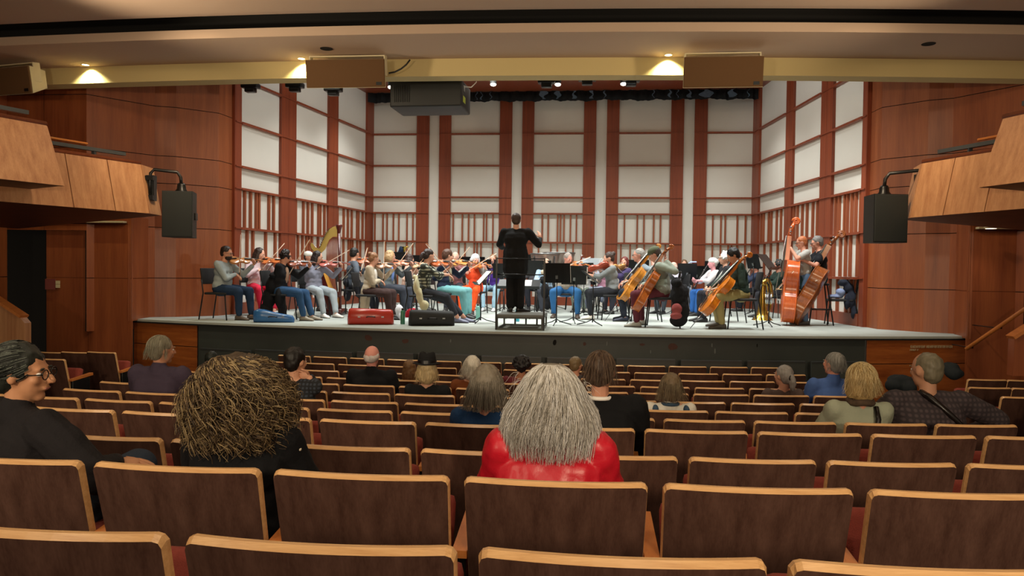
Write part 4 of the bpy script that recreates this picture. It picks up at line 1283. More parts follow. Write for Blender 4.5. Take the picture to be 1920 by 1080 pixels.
def violin_pose(P, ang=46, tip=(-.62, -.35, .70), tpos=.38, drop=0.0, seat=True):
    hz = P.get('hip_z', .53)
    up = V((P.get('side', 0), P.get('lean', .06), 1)).normalized()
    nk = V((0, 0, hz)) + up * .47
    a = R(ang)
    dr = V((-math.sin(a), math.cos(a), drop)).normalized()
    tail = nk + V((-.065, .055, .035))
    zt = V((.62, .10, .78))
    P['_v'] = (tail, dr, zt)
    C = tail + dr * .20 + zt.normalized() * .05
    bd = V(tip).normalized(); frog = C - bd * tpos
    P['_b'] = (frog, bd)
    lh = tail + dr * .47 + V((0, 0, -.045)); rh = frog - bd * .03 + V((0, 0, .035))
    el = V((0.02, .02, -.03))
    P['hands'] = (tuple(lh - V((-.02, .05, .03))), tuple(rh - V((0, .07, .0))))
    P['elbows'] = ((-.2, -.1, -1), (1, -.2, -.35))
    P['hdir'] = ((.25, .45, .7), (-.1, .6, -.45)); P['hpalm'] = ((.9, -.1, .2), (0, -.3, -1)); P['curl'] = (.75, .45)
    if 'head' not in P: P['head'] = (R(38), R(12), R(-8))
    return P
def violinist(label, u, v, Y, fa, P, vio='brown violin', vw=('#a0562a', '#c47a3c'), chairlab=None, ang=46, tip=(-.62, -.35, .70), tpos=.38, drop=0., who='', L=.355):
    violin_pose(P, ang, tip, tpos, drop)
    M, s = solveM(P, u, v, Y, fa)
    person(label, M, P)
    tail, dr, zt = P['_v']
    viol(M @ frame(tail, dr, z=zt), vio, 'violin', wood_=vw, group=VG, L=L)
    frog, bd = P['_b']
    bow(M @ frog, M @ (frog + bd), 'slim bow held by ' + who, group='bows', hairside=tuple(M.to_3x3() @ V((-.2, -.8, -.6))))
    if chairlab: chair(TR(M.to_translation(), R(fa - 90), min(max(s, .93), 1.07)), chairlab)
    return M, s
def cello_pose(P, M, Ew, Sw, bowc=(.9, .1, -.1), at=.46, lhat=.84, tpos=.30, nx=-.55):
    Mi = M.inverted(); E = Mi @ V(Ew); S = Mi @ V(Sw)
    ax = (S - E).normalized(); L = (S - E).length
    nrm = V((nx, 1, .9)); nrm = (nrm - ax * nrm.dot(ax)).normalized()
    P['_c'] = (E, ax, nrm, L)
    C = E + ax * L * at + nrm * .14; bd = -V(bowc).normalized(); frog = C - bd * tpos
    P['_b'] = (frog, bd)
    lh = E + ax * L * lhat + nrm * .01
    P['hands'] = (tuple(lh + V((-.03, -.03, -.02))), tuple(frog + V((.0, -.05, .03))))
    P['hdir'] = ((.8, .1, -.1), (-.2, .5, -.5)); P['hpalm'] = ((.2, -.9, .2), (0, -.4, -1)); P['curl'] = (.8, .5)
    P['elbows'] = ((-.6, -.2, -1), (.8, -.2, -.6))
def cellist(label, u, v, Y, fa, P, Epx, Spx, lab_c, who, wood_, z0=0.0, bass=False, dY=(0.0, 0.0), chairlab=None, bowc=(.9, .1, -.1), at=.46, lhat=.84, EY=None, SY=None, nx=-.15, LH=None, RH=None):
    M, s = solveM(P, u, v, Y, fa, z0)
    Ew = onz(Epx[0], Epx[1], 0.0); 
    if EY is not None: Ew = aty(Epx[0], Epx[1], EY); Ew.z = 0
    Sw = aty(Spx[0], Spx[1], SY if SY is not None else Y + dY[1])
    cello_pose(P, M, Ew, Sw, bowc, at, lhat, nx=nx)
    hh = list(P['hands'])
    if LH: hh[0] = tuple(M.inverted() @ aty(*LH))
    if RH: hh[1] = tuple(M.inverted() @ aty(*RH))
    P['hands'] = tuple(hh)
    person(label, M, P)
    E, ax, nrm, L = P['_c']
    Lw = (Sw - Ew).length
    R3 = M.to_3x3(); axw = (Sw - Ew).normalized(); nw = R3 @ nrm
    if not bass: LB_, nk, rib, pin = .755 * 1.0, .40, .115, max(Lw - .755 - .30 - .18, .12); kk = 1
    else: LB_, nk, rib, pin = 1.12, .56, .20, max(Lw - 1.12 - .52 - .30, .05)
    o = Ew + axw * pin
    viol(frame(o, axw, z=nw), lab_c, 'double bass' if bass else 'cello', L=LB_, rib=rib, wood_=wood_, neck=Lw - pin - LB_ - (.30 if bass else .19), pin=pin, name='double_bass' if bass else 'cello', chin=False, group='double basses' if bass else 'cellos')
    frog, bd = P['_b']
    bow(M @ frog, M @ (frog + bd), 'bow held by ' + who, L=.70, group='bows', hairside=tuple(R3 @ V((0, -1, -.3))), k=1.3)
    if chairlab: chair(TR((M.to_translation().x, M.to_translation().y, 0), R(fa - 90), min(max(s, .93), 1.07)), chairlab)
    return M, s
def Yp(u, v): return onz(u, v).y

# --- first violins, left
violinist('bearded man in glasses, pale grey sweater and jeans, playing violin on the far left chair', 421, 461, Yp(430, 599), -6,
          dict(top='#9ba6a8', pants='#22354f', hairc='#2c211b', beard=True, glasses=True, skin='#cf967a', shoes='#5c5048', bulk=1.12, lean=.10, feet=((-.16, .48, 0), (.10, .40, 0)), head=(R(6), R(6), 0)),
          'amber violin held by the bearded man in the grey sweater', ('#b06a34', '#d59a5c'), 'black chair under the bearded violinist at the stage\'s left end', who='the bearded man in the grey sweater', tip=(-.25, -.12, .95), tpos=.30)
violinist('woman in pale pink sweater and red trousers playing violin behind the bearded man', 482, 464, Yp(486, 591), -38,
          dict(top='#cdb7bd', pants='#c92440', hairc='#33251f', hair='long', fem=True, skin='#dba58d', shoes='#e6e2dc', pantlen=.8),
          'orange brown violin held by the woman in red trousers', ('#a4522a', '#c9743c'), 'black chair under the woman in red trousers', who='the woman in red trousers', tip=(-.75, -.1, .75), tpos=.3)
violinist('woman with short dark curls, black jacket over tan shirt and jeans, playing violin', 531, 467, Yp(528, 600), -2,
          dict(top='#191a1e', inset='#a48672', pants='#2c4c70', hairc='#1b1413', hair='curly', fem=True, hairv=.95, skin='#c98f74', shoes='#8b8272', lean=.12, feet=((-.12, .56, 0), (.10, .50, 0))),
          'dark brown violin held by the woman in the black jacket', ('#6d3422', '#944b2c'), 'black chair draped with coats behind the blue violin case', who='the dark haired woman in the black jacket', tip=(-.15, .45, .85), tpos=.32)
violinist('young woman in grey lilac hoodie and pale grey trousers playing a pink tinted violin', 591, 470, Yp(585, 593), -35,
          dict(top='#8d90a3', pants='#a5b0b8', hairc='#241a19', hair='long', fem=True, skin='#d8a790', shoes='#ebe8e2', hood=True, feet=((-.10, .58, 0), (.14, .52, 0))),
          'pinkish red violin held by the young woman in the lilac hoodie', ('#a4483e', '#cf7a70'), 'black chair under the young woman in the lilac hoodie', who='the young woman in the lilac hoodie', tip=(-.9, .5, .62), tpos=.3)
P_ = dict(top='#4a4d55', pants='#33363c', hairc='#3b3b3b', hair='short', hat='cap2', hatc='#d8d8d0', skin='#c08a72')
M_, s_ = solveM(P_, 577, 472, Yp(576, 582), -20); person('player in a white knitted cap seated behind the lilac hoodie violinist', M_, P_)
chair(TR(M_.to_translation(), R(-110)), 'black chair under the player in the white cap')
violinist('man with short black hair in slate grey shirt seen from behind playing violin', 663, 464, Yp(660, 588), 30,
          dict(top='#545c68', pants='#2c2e36', hairc='#15100e', skin='#cf9a80', lean=.08),
          'violin held by the man in the slate shirt', ('#8d4528', '#b0643a'), 'black chair draped with a dark coat under the slate shirted man', who='the man in the slate shirt', tip=(-.6, .3, .6), ang=20)
violinist('woman with hair in a bun, long beige cardigan over white shirt, playing violin', 697, 473, Yp(696, 598), -2,
          dict(top='#b8aa94', inset='#e2ddd5', pants='#3b2a28', hairc='#8a6040', hair='bun', fem=True, skin='#d09a80', glasses=True, lean=.10, long_top=True, topname='cardigan'),
          'pale brown violin held by the woman in the beige cardigan', ('#7d4c34', '#c49a78'), 'black chair under the woman in the beige cardigan', who='the woman in the beige cardigan', tip=(-.2, -.05, .97), tpos=.34)
violinist('woman with fair bobbed hair and glasses, grey cardigan over blue shirt, playing violin', 728, 469, Yp(734, 590), -10,
          dict(top='#5c6468', inset='#6d86c0', pants='#3a3e48', hairc='#b08f66', hair='bob', fem=True, skin='#d6a088', glasses=True, bulk=1.08),
          'reddish violin held by the fair haired woman in the blue shirt', ('#a3563c', '#cc8464'), 'black chair under the fair haired woman in the blue shirt', who='the fair haired woman in the blue shirt', tip=(-.1, .55, .8), tpos=.3)
violinist('player in a peach blouse half hidden behind a music stand, playing a pale violin', 766, 476, Yp(768, 583), 10,
          dict(top='#d3ab98', pants='#3c3f48', hairc='#3a2a26', hair='long', fem=True, skin='#dba890'),
          'pale tan violin held by the player in the peach blouse', ('#b98a66', '#dcb894'), 'black chair under the player in the peach blouse', who='the player in the peach blouse', tip=(-.2, .5, .8), ang=0)
violinist('woman with a dark ponytail, checked shirt and dark trousers, playing violin at the stage edge', 800, 466, Yp(802, 604), -2,
          dict(top=check('check_green', '#2c2f28', '#a9ab98', 34), sleeve='half', pants='#2e3138', hairc='#2a1d1a', hair='pony', fem=True, skin='#cf9a82', shoes='#7a7f98', lean=.10, pantlen=.78, feet=((-.16, .70, 0), (.02, .62, 0))),
          'dark orange violin held by the woman in the checked shirt', ('#9a4420', '#c8682c'), 'black chair draped with a cream coat under the checked shirt woman', who='the woman in the checked shirt', tip=(-.1, -.62, .72), tpos=.34)
violinist('young man with brown hair, navy sweater and teal trousers, playing an orange violin', 836, 467, Yp(836, 596), -8,
          dict(top='#232b40', inset='#9a927c', pants='#6aa0a4', hairc='#4c3022', hair='cap', hairv=1.06, skin='#d29c84'),
          'bright orange violin held by the young man in teal trousers', ('#c46a24', '#e69a4a'), 'black chair under the young man in teal trousers', who='the young man in teal trousers', tip=(-.1, .6, .75), tpos=.4)
violinist('white haired woman in orange vest and orange trousers playing viola and facing the audience', 889, 476, Yp(893, 588), -100,
          dict(top='#8c8a86', vest='#e0522c', open_front=True, pants='#e0501e', hairc='#d9d9dc', hair='bob', hairv=1.08, fem=True, skin='#dba08c', shoes='#2a2a2a', sleeve='long'),
          'orange viola held by the white haired woman in orange', ('#b85420', '#dc7c34'), 'black chair under the white haired woman in orange', who='the white haired woman in orange', tip=(-.9, .1, .5), ang=45, tpos=.3, L=.40)
# --- violas, right of the podium
violinist('grey haired man in beige sweater and blue jeans playing viola behind two music stands', 1062, 474, Yp(1058, 594), -92,
          dict(top='#c2b29c', pants='#2f6396', hairc='#8a8078', skin='#cf9080', shoes='#4a3c30', bulk=1.2, feet=((-.26, .40, 0), (.20, .42, 0))),
          'orange viola held by the man in the beige sweater', ('#b05a28', '#d4803e'), 'black chair under the man in the beige sweater', who='the man in the beige sweater', tip=(-.9, .2, .35), ang=40, L=.40)
violinist('woman with pinned brown hair in grey sweater and black trousers playing viola, facing left', 1146, 472, Yp(1140, 599), 190,
          dict(top='#7d8384', sleeve='half', pants='#26282e', hairc='#3c2c24', hair='bun', fem=True, skin='#dba890', shoes='#e8e4da', head=(R(-6), R(10), 0), feet=((-.1, .42, 0), (.1, .38, 0))),
          'red brown viola held by the woman in the grey sweater', ('#9c3a24', '#c85c40'), 'black chair under the woman in the grey sweater', who='the woman in the grey sweater', tip=(-.88, -.1, .35), ang=-5, tpos=.25, L=.40, drop=-.25)
violinist('woman with dark red hair and purple scarf playing viola behind the grey haired cellist', 1171, 481, Yp(1174, 588), 215,
          dict(top='#4a4068', pants='#2b2b33', hairc='#6a2a24', hair='bob', fem=True, skin='#e0a896'),
          'tan viola held by the red haired woman', ('#b07a3c', '#d8a25c'), 'black chair under the red haired woman', who='the red haired woman', tip=(-.9, .1, .3), ang=5, L=.40)
violinist('blond player in a pink top partly hidden behind the viola woman', 1129, 484, Yp(1128, 584), 200,
          dict(top='#b68498', pants='#9aa2b4', hairc='#d8c090', hair='short', fem=True, skin='#dba890', shoes='#f0eee8'),
          'brown violin held by the blond player in pink', ('#9a5a34', '#bf8050'), 'black chair under the blond player in pink', who='the blond player in pink', tip=(-.9, .1, .3), ang=5)
# --- cellos
Yc1 = Yp(1215, 602)
cellist('grey haired man in glasses and grey blue shirt playing the front cello, facing left', 1200, 466, Yc1, 184,
        dict(top='#7e8b94', sleeve='half', pants='#20242e', hairc='#8e8a84', glasses=True, skin='#cf9480', shoes='#1d2436', bulk=1.08, lean=.14, feet=((-.26, .36, 0), (.30, .30, 0))),
        (1134, 600), (1236, 462), 'golden brown cello held by the grey haired man in glasses', 'the grey haired cellist in glasses', ('#9a5418', '#c98a34'), chairlab='black chair under the grey haired cellist', SY=Yc1 - .24, EY=Yc1 - .22)
Yc2 = Yp(1250, 613)
cellist('man in olive camouflage cap, sage sweater and maroon trousers playing cello near the stage edge', 1236, 461, Yc2, 172,
        dict(top='#8b9488', pants='#5c2a34', hairc='#3a302a', hat='cap', hatc='#565c48', skin='#c8937c', shoes='#9c9a90', bulk=1.12, lean=.10, vest='#77766a', feet=((-.24, .36, 0), (.26, .32, 0)), head=(R(-10), R(22), 0)),
        (1172, 612), (1260, 463), 'dark amber cello held by the man in the camouflage cap', 'the man in the camouflage cap', ('#8a4018', '#b4621e'), chairlab='black chair hung with bags under the man in the camouflage cap', SY=Yc2 - .14, EY=Yc2 - .18)
Yc3 = Yp(1365, 604)
cellist('white curly haired woman in glasses and dark dress playing a reddish cello', 1361, 472, Yc3, 190,
        dict(top='#2a2a2e', pants='#24242a', hairc='#e2dedc', hair='curly', hairv=1.0, fem=True, glasses=True, skin='#dba890', shoes='#1c1c1c'),
        (1309, 604), (1388, 478), 'reddish brown cello held by the white haired woman', 'the white haired cellist', ('#7c2c16', '#a8461e'), chairlab='black chair under the white haired cellist', SY=Yc3 - .05, EY=Yc3)
Yc4 = Yp(1398, 616)
cellist('black haired man in dark green jacket and khaki trousers playing a bright amber cello', 1384, 462, Yc4, 180,
        dict(top='#27352d', pants='#9a8c5c', hairc='#120f10', hairv=1.04, skin='#c08a6c', shoes='#4a443c', lean=.12, bulk=1.08, feet=((-.24, .33, 0), (.26, .30, 0)), head=(0, R(26), 0)),
        (1294, 619), (1407, 478), 'bright amber cello held by the man in the green jacket', 'the man in the green jacket', ('#b0560f', '#d8801f'), chairlab='black chair under the man in the green jacket', SY=Yc4 - .20, EY=Yc4 - .22)
# --- double basses
Yb1 = Yp(1507, 609)
cellist('red haired man in pale grey T-shirt standing behind the left double bass', 1507, 443, Yb1, 184,
        dict(seated=False, top='#aaa9a4', sleeve='short', pants='#5a7596', hairc='#b0663c', skin='#dba088', glasses=True, shoes='#4c4c4c', head=(R(-4), R(8), 0)),
        (1475, 607), (1496, 412), 'orange red double bass held upright by the red haired man', 'the red haired bass player', ('#b04a20', '#de6c30'), bass=True, SY=Yb1 - .22, EY=Yb1 - .20, lhat=.80, at=.40, bowc=(.6, .1, -.35), nx=.28, LH=(1482, 464, Yb1 - .22))
Yb2 = Yp(1556, 609)
M_b2, s_b2 = cellist('grey haired man in black polo shirt perched on a stool with the leaning double bass', 1537, 442, Yb2, 176,
        dict(hip_z=.80, top='#14161c', sleeve='short', pants='#24424a', hairc='#6f6b68', skin='#cf937c', glasses=True, shoes='#5c3a30', lean=.03, bulk=1.1, feet=((-.20, .30, .28), (.12, .16, .34)), head=(R(0), R(12), 0)),
        (1483, 616), (1582, 438), 'brown double bass leaning steeply against the man in the black polo', 'the man in the black polo', ('#6c3414', '#9c5420'), bass=True, SY=Yb2 - .30, EY=Yb2 - .32, lhat=.73, at=.40, bowc=(.7, .3, -.2), nx=.42, LH=(1503, 487, Yb2 - .30), RH=(1497, 492, Yb2 - .02))
x, y = M_b2.to_translation().x, M_b2.to_translation().y
t = thing('bass_stool', 'tall black stool under the man in the black polo', 'stool', TR((x, y, 0), R(86)))
mb = MB(); mb.mat(M_blackm); mb.lathe([(0, .72), (.17, .72), (.175, .74), (.16, .76), (0, .765)]); mb.build('seat', parent=t)
for sx, sy in ((-1, -1), (1, -1), (-1, 1), (1, 1)):
    mb = MB(); mb.mat(M_blackm); mb.tube([V((sx * .11, sy * .11, .73)), V((sx * .21, sy * .21, 0))], .013, 8); mb.build('leg', parent=t)
mb = MB(); mb.mat(M_blackm); mb.tube([V((.175 * math.cos(a) * 1.25, .175 * math.sin(a) * 1.25, .28)) for a in [2 * PI * i / 24 for i in range(25)]], .009, 6); mb.build('foot_ring', parent=t)
# --- conductor
Pc = dict(seated=False, top='#131314', pants='#111113', hairc='#3a2a20', skin='#cf9a80', topname='jacket', long_top=True, collar=False, lean=.03, shoes='#101010', bulk=1.22, loose=.026, hem=.068,
          hands=((-.26, .44, 1.10), (.40, .30, 1.27)), elbows=((-.9, -.2, -1.1), (.9, -.5, -1.5)), hdir=((.3, .8, .1), (-.15, .35, .95)), hpalm=((0, 0, -1), (-.6, .6, -.2)), curl=(.3, .25), feet=((-.075, -.02, 0), (.085, .02, 0)), footdir=((-.2, 1), (.9, .6)))
Ypod = Yp(975, 617)
M_, s_ = solveM(Pc, 968, 400, Ypod + .50, 92, .237); person('conductor in black tailcoat standing on the podium with arms raised, seen from behind', M_, Pc)
pl = onz(930, 618); pr = onz(1018, 620)
wdt = (pr - pl).length
t = thing('conductor_podium', 'low grey conductor podium of square tube with a safety rail toward the hall', 'podium', TR(((pl + pr) / 2), math.atan2((pr - pl).y, (pr - pl).x) * .4))
hw = wdt / 2; M_tube = plain('podium_tube', '#3c3e3c', rough=.4, metal=.5)
mb = MB(); mb.mat(plain('podium_deck', '#6a6c68', rough=.8, vary=.2)); mb.box((-hw, 0, .205), (hw, .95, .237)); mb.build('platform', parent=t)
mb = MB(); mb.mat(M_tube)
for z in (.015, .19):
    for y_ in (0.0, .92): mb.box((-hw, y_, z - .014), (hw, y_ + .03, z + .014))
    for x_ in (-hw, hw - .03): mb.box((x_, 0.03, z - .014), (x_ + .03, .92, z + .014))
mb.build('base_frame', parent=t)
for x_ in (-hw, -hw * .5, 0, hw * .5, hw - .03):
    for y_ in (.005, .925):
        mb = MB(); mb.mat(M_tube); mb.box((x_, y_, .02), (x_ + .028, y_ + .02, .19)); mb.build('leg', parent=t) if abs(x_) > hw * .8 else (mb.build('leg', parent=t) if y_ > .5 else None)
for x_ in (-hw - .012, hw - .002):
    mb = MB(); mb.mat(M_blackm); mb.box((x_, -.022, 0.0), (x_ + .026, .0, 1.12)); mb.build('rail_post', parent=t)
for z, r_ in ((1.105, .008), (.86, .011)):
    mb = MB(); mb.mat(M_blackm); mb.tube([V((-hw, -.011, z)), V((hw + .01, -.011, z))], r_, 6); mb.build('rail', parent=t)
# --- wind and brass players behind
def windman(label, u, v, Y, fa, P, inst='clarinet', ilab='', chairlab=None):
    hz = .53
    P.setdefault('hands', ((-.05, .30, .98), (.05, .30, .84)))
    P.setdefault('elbows', ((-1, -.2, -.8), (1, -.2, -.8)))
    P['hdir'] = ((.8, .5, .1), (-.8, .5, .1)); P['hpalm'] = ((.1, -.4, .8), (.1, -.4, .8)); P['curl'] = (.7, .7); P.setdefault('vox', .016)
    M, s = solveM(P, u, v, Y, fa); person(label, M, P)
    if inst == 'clarinet':
        a = V((0, .17, 1.13)); b = V((0, .48, .60))
        t = thing('clarinet', ilab, 'clarinet', M @ frame(a, b - a, z=(0, 1, 1)), 'woodwinds')
        mb = MB(); mb.mat(M_ebony); mb.tube([V((0, 0, 0)), V((.06, 0, 0)), V((.5, 0, 0)), V((.57, 0, 0)), V((.62, 0, 0))], [.006, .012, .013, .018, .032], 10); mb.build('body', parent=t)
        mb = MB(); mb.mat(M_silver)
        for i in range(9): mb.ell((.13 + .045 * i, 0, .016), (.008, .008, .003), None, 8, 4)
        mb.tube([V((.12, .012, .012)), V((.48, .012, .012))], .0018, 5); mb.build('keys', parent=t)
    elif inst == 'bassoon':
        a = M.inverted() @ aty(1091, 479, Y - .1); b = V((.22, .25, .30)); d = (b - a)
        t = thing('bassoon', ilab, 'bassoon', M @ frame(a, d, z=(0, 1, .3)), 'woodwinds')
        L = min(d.length, 1.2); mb = MB(); mb.mat(wood('bassoon_wood', '#4c1a14', '#6d2a1e', rough=.25, scale=(2, 30, 30), coat=.5))
        mb.tube([V((0, 0, 0)), V((.06, 0, 0)), V((.12, 0, 0)), V((L, 0, 0))], [.026, .021, .019, .026], 12); mb.tube([V((.35, .035, 0)), V((L, .03, 0))], .016, 10); mb.build('body', parent=t)
        mb = MB(); mb.mat(M_paper); mb.tube([V((-.012, 0, 0)), V((.0, 0, 0))], .028, 12); mb.build('bell_ring', parent=t)
        mb = MB(); mb.mat(M_silver); mb.tube([V((.2, 0, .02)), V((L * .9, 0, .024))], .003, 5)
        for i in range(8): mb.ell((.3 + .09 * i, 0, .026), (.011, .009, .004), None, 8, 4)
        mb.build('keys', parent=t)
    if chairlab: chair(TR(M.to_translation(), R(fa - 90)), chairlab)
    return M, s
windman('bald man seated in the back row playing clarinet', 854, 472, Yp(853, 582), -88, dict(top='#8a5a5c', pants='#33343c', hairc='#c8b8a8', hair='bald', skin='#e0b09c'), ilab='black clarinet held by the bald man', chairlab='black chair under the bald clarinettist')
windman('young man with light brown hair, purple shirt and pale blue jeans in the back row', 925, 477, Yp(930, 582), -95, dict(top='#5b3a98', pants='#9ec0d4', hairc='#8a6446', hair='cap', skin='#dba088', shoes='#d8d8d8'), ilab='black clarinet held by the young man in purple', chairlab='black chair under the young man in purple')
windman('pink faced bald man in the back row just right of the conductor', 1004, 477, Yp(1004, 580), -88, dict(top='#6c6a70', pants='#2a2c34', hairc='#c8b8a8', hair='bald', skin='#e2a898'), ilab='black clarinet right of the conductor', chairlab='black chair right of the conductor')
windman('player in pale blue shirt seated behind the podium rail on its right', 1024, 484, Yp(1026, 586), -80, dict(top='#a9c4dc', pants='#33363e', hairc='#cfc8c0', hair='bald', fem=True, skin='#dba890'), ilab='black clarinet held by the player in pale blue', chairlab='black chair draped with a black coat behind the podium')
windman('bassoonist in white shirt and green trousers behind the beige sweatered man', 1096, 488, Yp(1092, 584), -105, dict(top='#e4e4e2', pants='#6a7468', hairc='#cfd4d8', hair='bob', skin='#dba890'), inst='bassoon', ilab='dark red bassoon with a white bell ring', chairlab='black chair under the bassoonist')
windman('bald player in pale lilac shirt with back to the maroon trousered cellist', 1264, 491, Yp(1262, 588), 215, dict(top='#b9b6c6', pants='#3e444c', hairc='#d8c8bc', hair='bald', skin='#e4b4a4'), ilab='black clarinet held by the bald player in lilac', chairlab='black chair under the bald player in lilac')
windman('brown haired player with only the top of the head above the grey stands', 1283, 487, Yp(1283, 582), -100, dict(top='#3c5a6a', pants='#7a8496', hairc='#6a5038', hair='cap', skin='#d0a088'), ilab='black clarinet behind the grey music stands', chairlab='black chair behind the grey music stands')
windman('player in white hat and white shirt with blue jeans, behind the white haired cellist', 1338, 484, Yp(1330, 592), 195, dict(top='#dcd6d8', sleeve='half', pants='#2f62a8', hairc='#b0a8a0', hair='short', hat='wrap', hatc='#e6eae8', skin='#dc9aa0', hands=((-.08, .44, .78), (.10, .42, .74))), ilab='black clarinet held by the player in the white hat', chairlab='black chair under the player in the white hat')
windman('player in dark sweater with black curly hair behind the tuba and music stand', 1461, 487, Yp(1462, 596), 190, dict(top='#24342e', pants='#2b2b30', hairc='#161314', hair='curly', skin='#c88a74', hands=((-.05, .40, .80), (.05, .38, .76))), ilab='black clarinet held by the player in the dark sweater', chairlab='black chair under the player in the dark sweater')
windman('player in dark blue jacket mostly hidden behind the green jacketed cellist', 1418, 492, Yp(1418, 584), 185, dict(top='#39435c', pants='#22242c', hairc='#2a201c', skin='#c88a74'), ilab='black clarinet behind the green jacketed cellist', chairlab='black chair behind the green jacketed cellist')

# --- music stands
def mstand(u, v, vf, rz, lab, paper=None, tilt=25, w=.50):
    p = onz(u, vf); q = aty(u, v, p.y)
    stand(p.x, p.y, q.z - .065, R(rz), lab, tilt, w, paper)
mstand(503, 500, 590, -70, 'grey music stand between the red trousered woman and the black jacketed woman', 'sheet music before the woman in red trousers', 35)
mstand(648, 512, 593, -75, 'black music stand left of the slate shirted man, pages facing left', 'sheet music on the stand left of the slate shirted man', 38)
mstand(780, 512, 596, -75, 'black music stand in front of the peach blouse', 'sheet music in front of the peach blouse', 40)
mstand(901, 519, 606, -72, 'black music stand nearest the white haired woman in orange', 'sheet music on the stand beside the woman in orange', 42)
mstand(776, 492, 579, 180, 'wide black music stand in the back row above the peach blouse', None, 15, .60)
mstand(741, 486, 577, 176, 'grey green music stand in the back row right of the fair haired woman', None, 12)
mstand(884, 495, 580, 180, 'black music stand in the back row between the bald man and the young man', None, 15, .62)
mstand(908, 500, 582, 185, 'black music stand just left of the young man in purple', None, 15)
mstand(944, 508, 584, 180, 'black music stand left of the conductor\'s legs', 'blue edged sheet music left of the conductor', 15)
mstand(1009, 503, 586, 180, 'black music stand right of the conductor\'s waist', None, 12, .55)
mstand(972, 530, 598, 0, 'black conductor stand in front of the podium', 'open score on the conductor stand', 60, .8)
mstand(1040, 490, 580, 178, 'black music stand in the back row left of the grey haired violist', None, 15)
mstand(1043, 512, 610, 172, 'black music stand nearer the podium in front of the beige sweater', 'sheet music in front of the beige sweater, left pages', 14, .46)
mstand(1075, 516, 606, 188, 'black music stand right of its twin in front of the beige sweater', 'sheet music in front of the beige sweater, right pages', 14, .44)
mstand(1111, 517, 610, 96, 'black music stand in front of the grey sweatered violist', 'sheet music before the grey sweatered violist', 52)
mstand(1094, 508, 592, 150, 'grey green music stand behind the two stands before the beige sweater', 'sheet music on the grey green stand', 15)
mstand(1163, 510, 588, 105, 'black slanted music stand before the red haired woman', 'sheet music before the red haired woman', 45)
mstand(1259, 516, 592, 100, 'music stand with lilac pages behind the maroon trousered cellist', 'lilac tinted sheet music behind the maroon trousered cellist', 45)
mstand(1287, 508, 588, 178, 'grey music stand left of the reddish cello with a clip lamp', None, 14, .42)
mstand(1304, 512, 586, 188, 'black music stand just right of the grey clip lamp stand', 'sheet music right of the clip lamp', 14, .40)
mstand(1337, 503, 588, 176, 'black music stand left of the white haired cellist\'s face', None, 18, .42)
mstand(1441, 490, 612, 60, 'tall black music stand in front of the double basses', None, 38, .50)
mstand(1411, 490, 590, 130, 'small black music stand behind the bright amber cello scroll', None, 20, .36)
mstand(1196, 500, 580, 180, 'black music stand in the back row above the front cello', None, 15)
mstand(985, 490, 576, 180, 'grey panel like music stand directly behind the conductor', None, 12, .5)
mstand(1122, 500, 580, 185, 'black music stand in the back row behind the grey sweatered violist', None, 15)
# clip lamp
p = aty(1300, 491, Yp(1290, 588)); mb = MB(); mb.mat(plain('lamp_shade_blue', '#8fa6cc', emit='#aac4ff', es=.8)); mb.rbox((p.x - .07, p.y - .02, p.z - .012), (p.x + .07, p.y + .02, p.z + .012), .006)
mb.tube([p + V((-.06, 0, 0)), p + V((-.11, .0, -.04)), p + V((-.12, 0, -.12))], .005, 5); tag(mb.build('clip_lamp'), 'small bluish clip lamp over the grey music stand', 'lamp')

# --- harp
Yh = Yp(638, 590)
def hp(u, v, dy=0.0): return aty(u, v, Yh + dy)
M_harp = wood('harp_wood', '#3c1512', '#5c221a', rough=.25, scale=(20, 20, 1), coat=.4); M_gold = plain('gilded_wood', '#b79a52', rough=.35, metal=.35, vary=.15)
c0 = hp(637.5, 590)
t = thing('concert_harp', 'tall dark red concert harp with gilded curved neck behind the violins', 'harp', TR((c0.x, c0.y, 0)))
Ti = t.matrix_world.inverted()
mb = MB(); mb.mat(M_harp); top = hp(635.5, 428)
mb.tube([Ti @ V((c0.x, Yh, .10)), Ti @ V((c0.x - .005, Yh, .7)), Ti @ top], .030, 14); Mx = Matrix.Translation(Ti @ top)
mb.lathe([(.032, -.10), (.045, -.02), (.062, .035), (.066, .06), (.055, .075), (0, .085)], Mx); mb.lathe([(.034, -1.25), (.05, -1.28), (.05, -1.34), (.034, -1.36)], Mx); mb.build('column', parent=t)
npx = [(632, 424), (625, 425), (617, 430), (611, 437), (606, 450), (601, 462), (598, 466), (592, 464), (587, 457), (584, 455), (582, 459), (584, 466), (591, 474), (600, 477), (610, 467), (617, 450), (624, 444), (632, 444)]
mb = MB(); mb.mat(M_gold); fr = [Ti @ hp(u, v, -.03) for u, v in npx]; bk = [Ti @ hp(u, v, .03) for u, v in npx]; n = len(fr)
mb.add(fr + bk, [tuple(range(n)), tuple(reversed(range(n, 2 * n)))] + [(i, n + i, n + (i + 1) % n, (i + 1) % n) for i in range(n)]); nk = mb.build('neck', parent=t)
mb = MB(); mb.mat(M_harp)
mb.tube([Ti @ hp(u, v, -.0) for u, v in npx[:13]], .010, 6); mb.build('neck_edge', parent=nk)
mb = MB(); mb.mat(M_ebony)
for i in range(12):
    f = i / 11; u = 601 + 17 * f + 2; v = 464 - 33 * f ** .8; p = Ti @ hp(u - 3, v, -.05); mb.tube([p, p + V((-.015, 0, .028))], .006, 5)
mb.build('tuning_pins', parent=nk)
a = Ti @ hp(597, 482); b = Ti @ V((c0.x - .03, Yh, .14)); ax = (b - a).normalized(); F_ = frame(a, ax, z=(1, 0, .4))
L = (b - a).length; mb = MB(); mb.mat(M_harp); vv = []
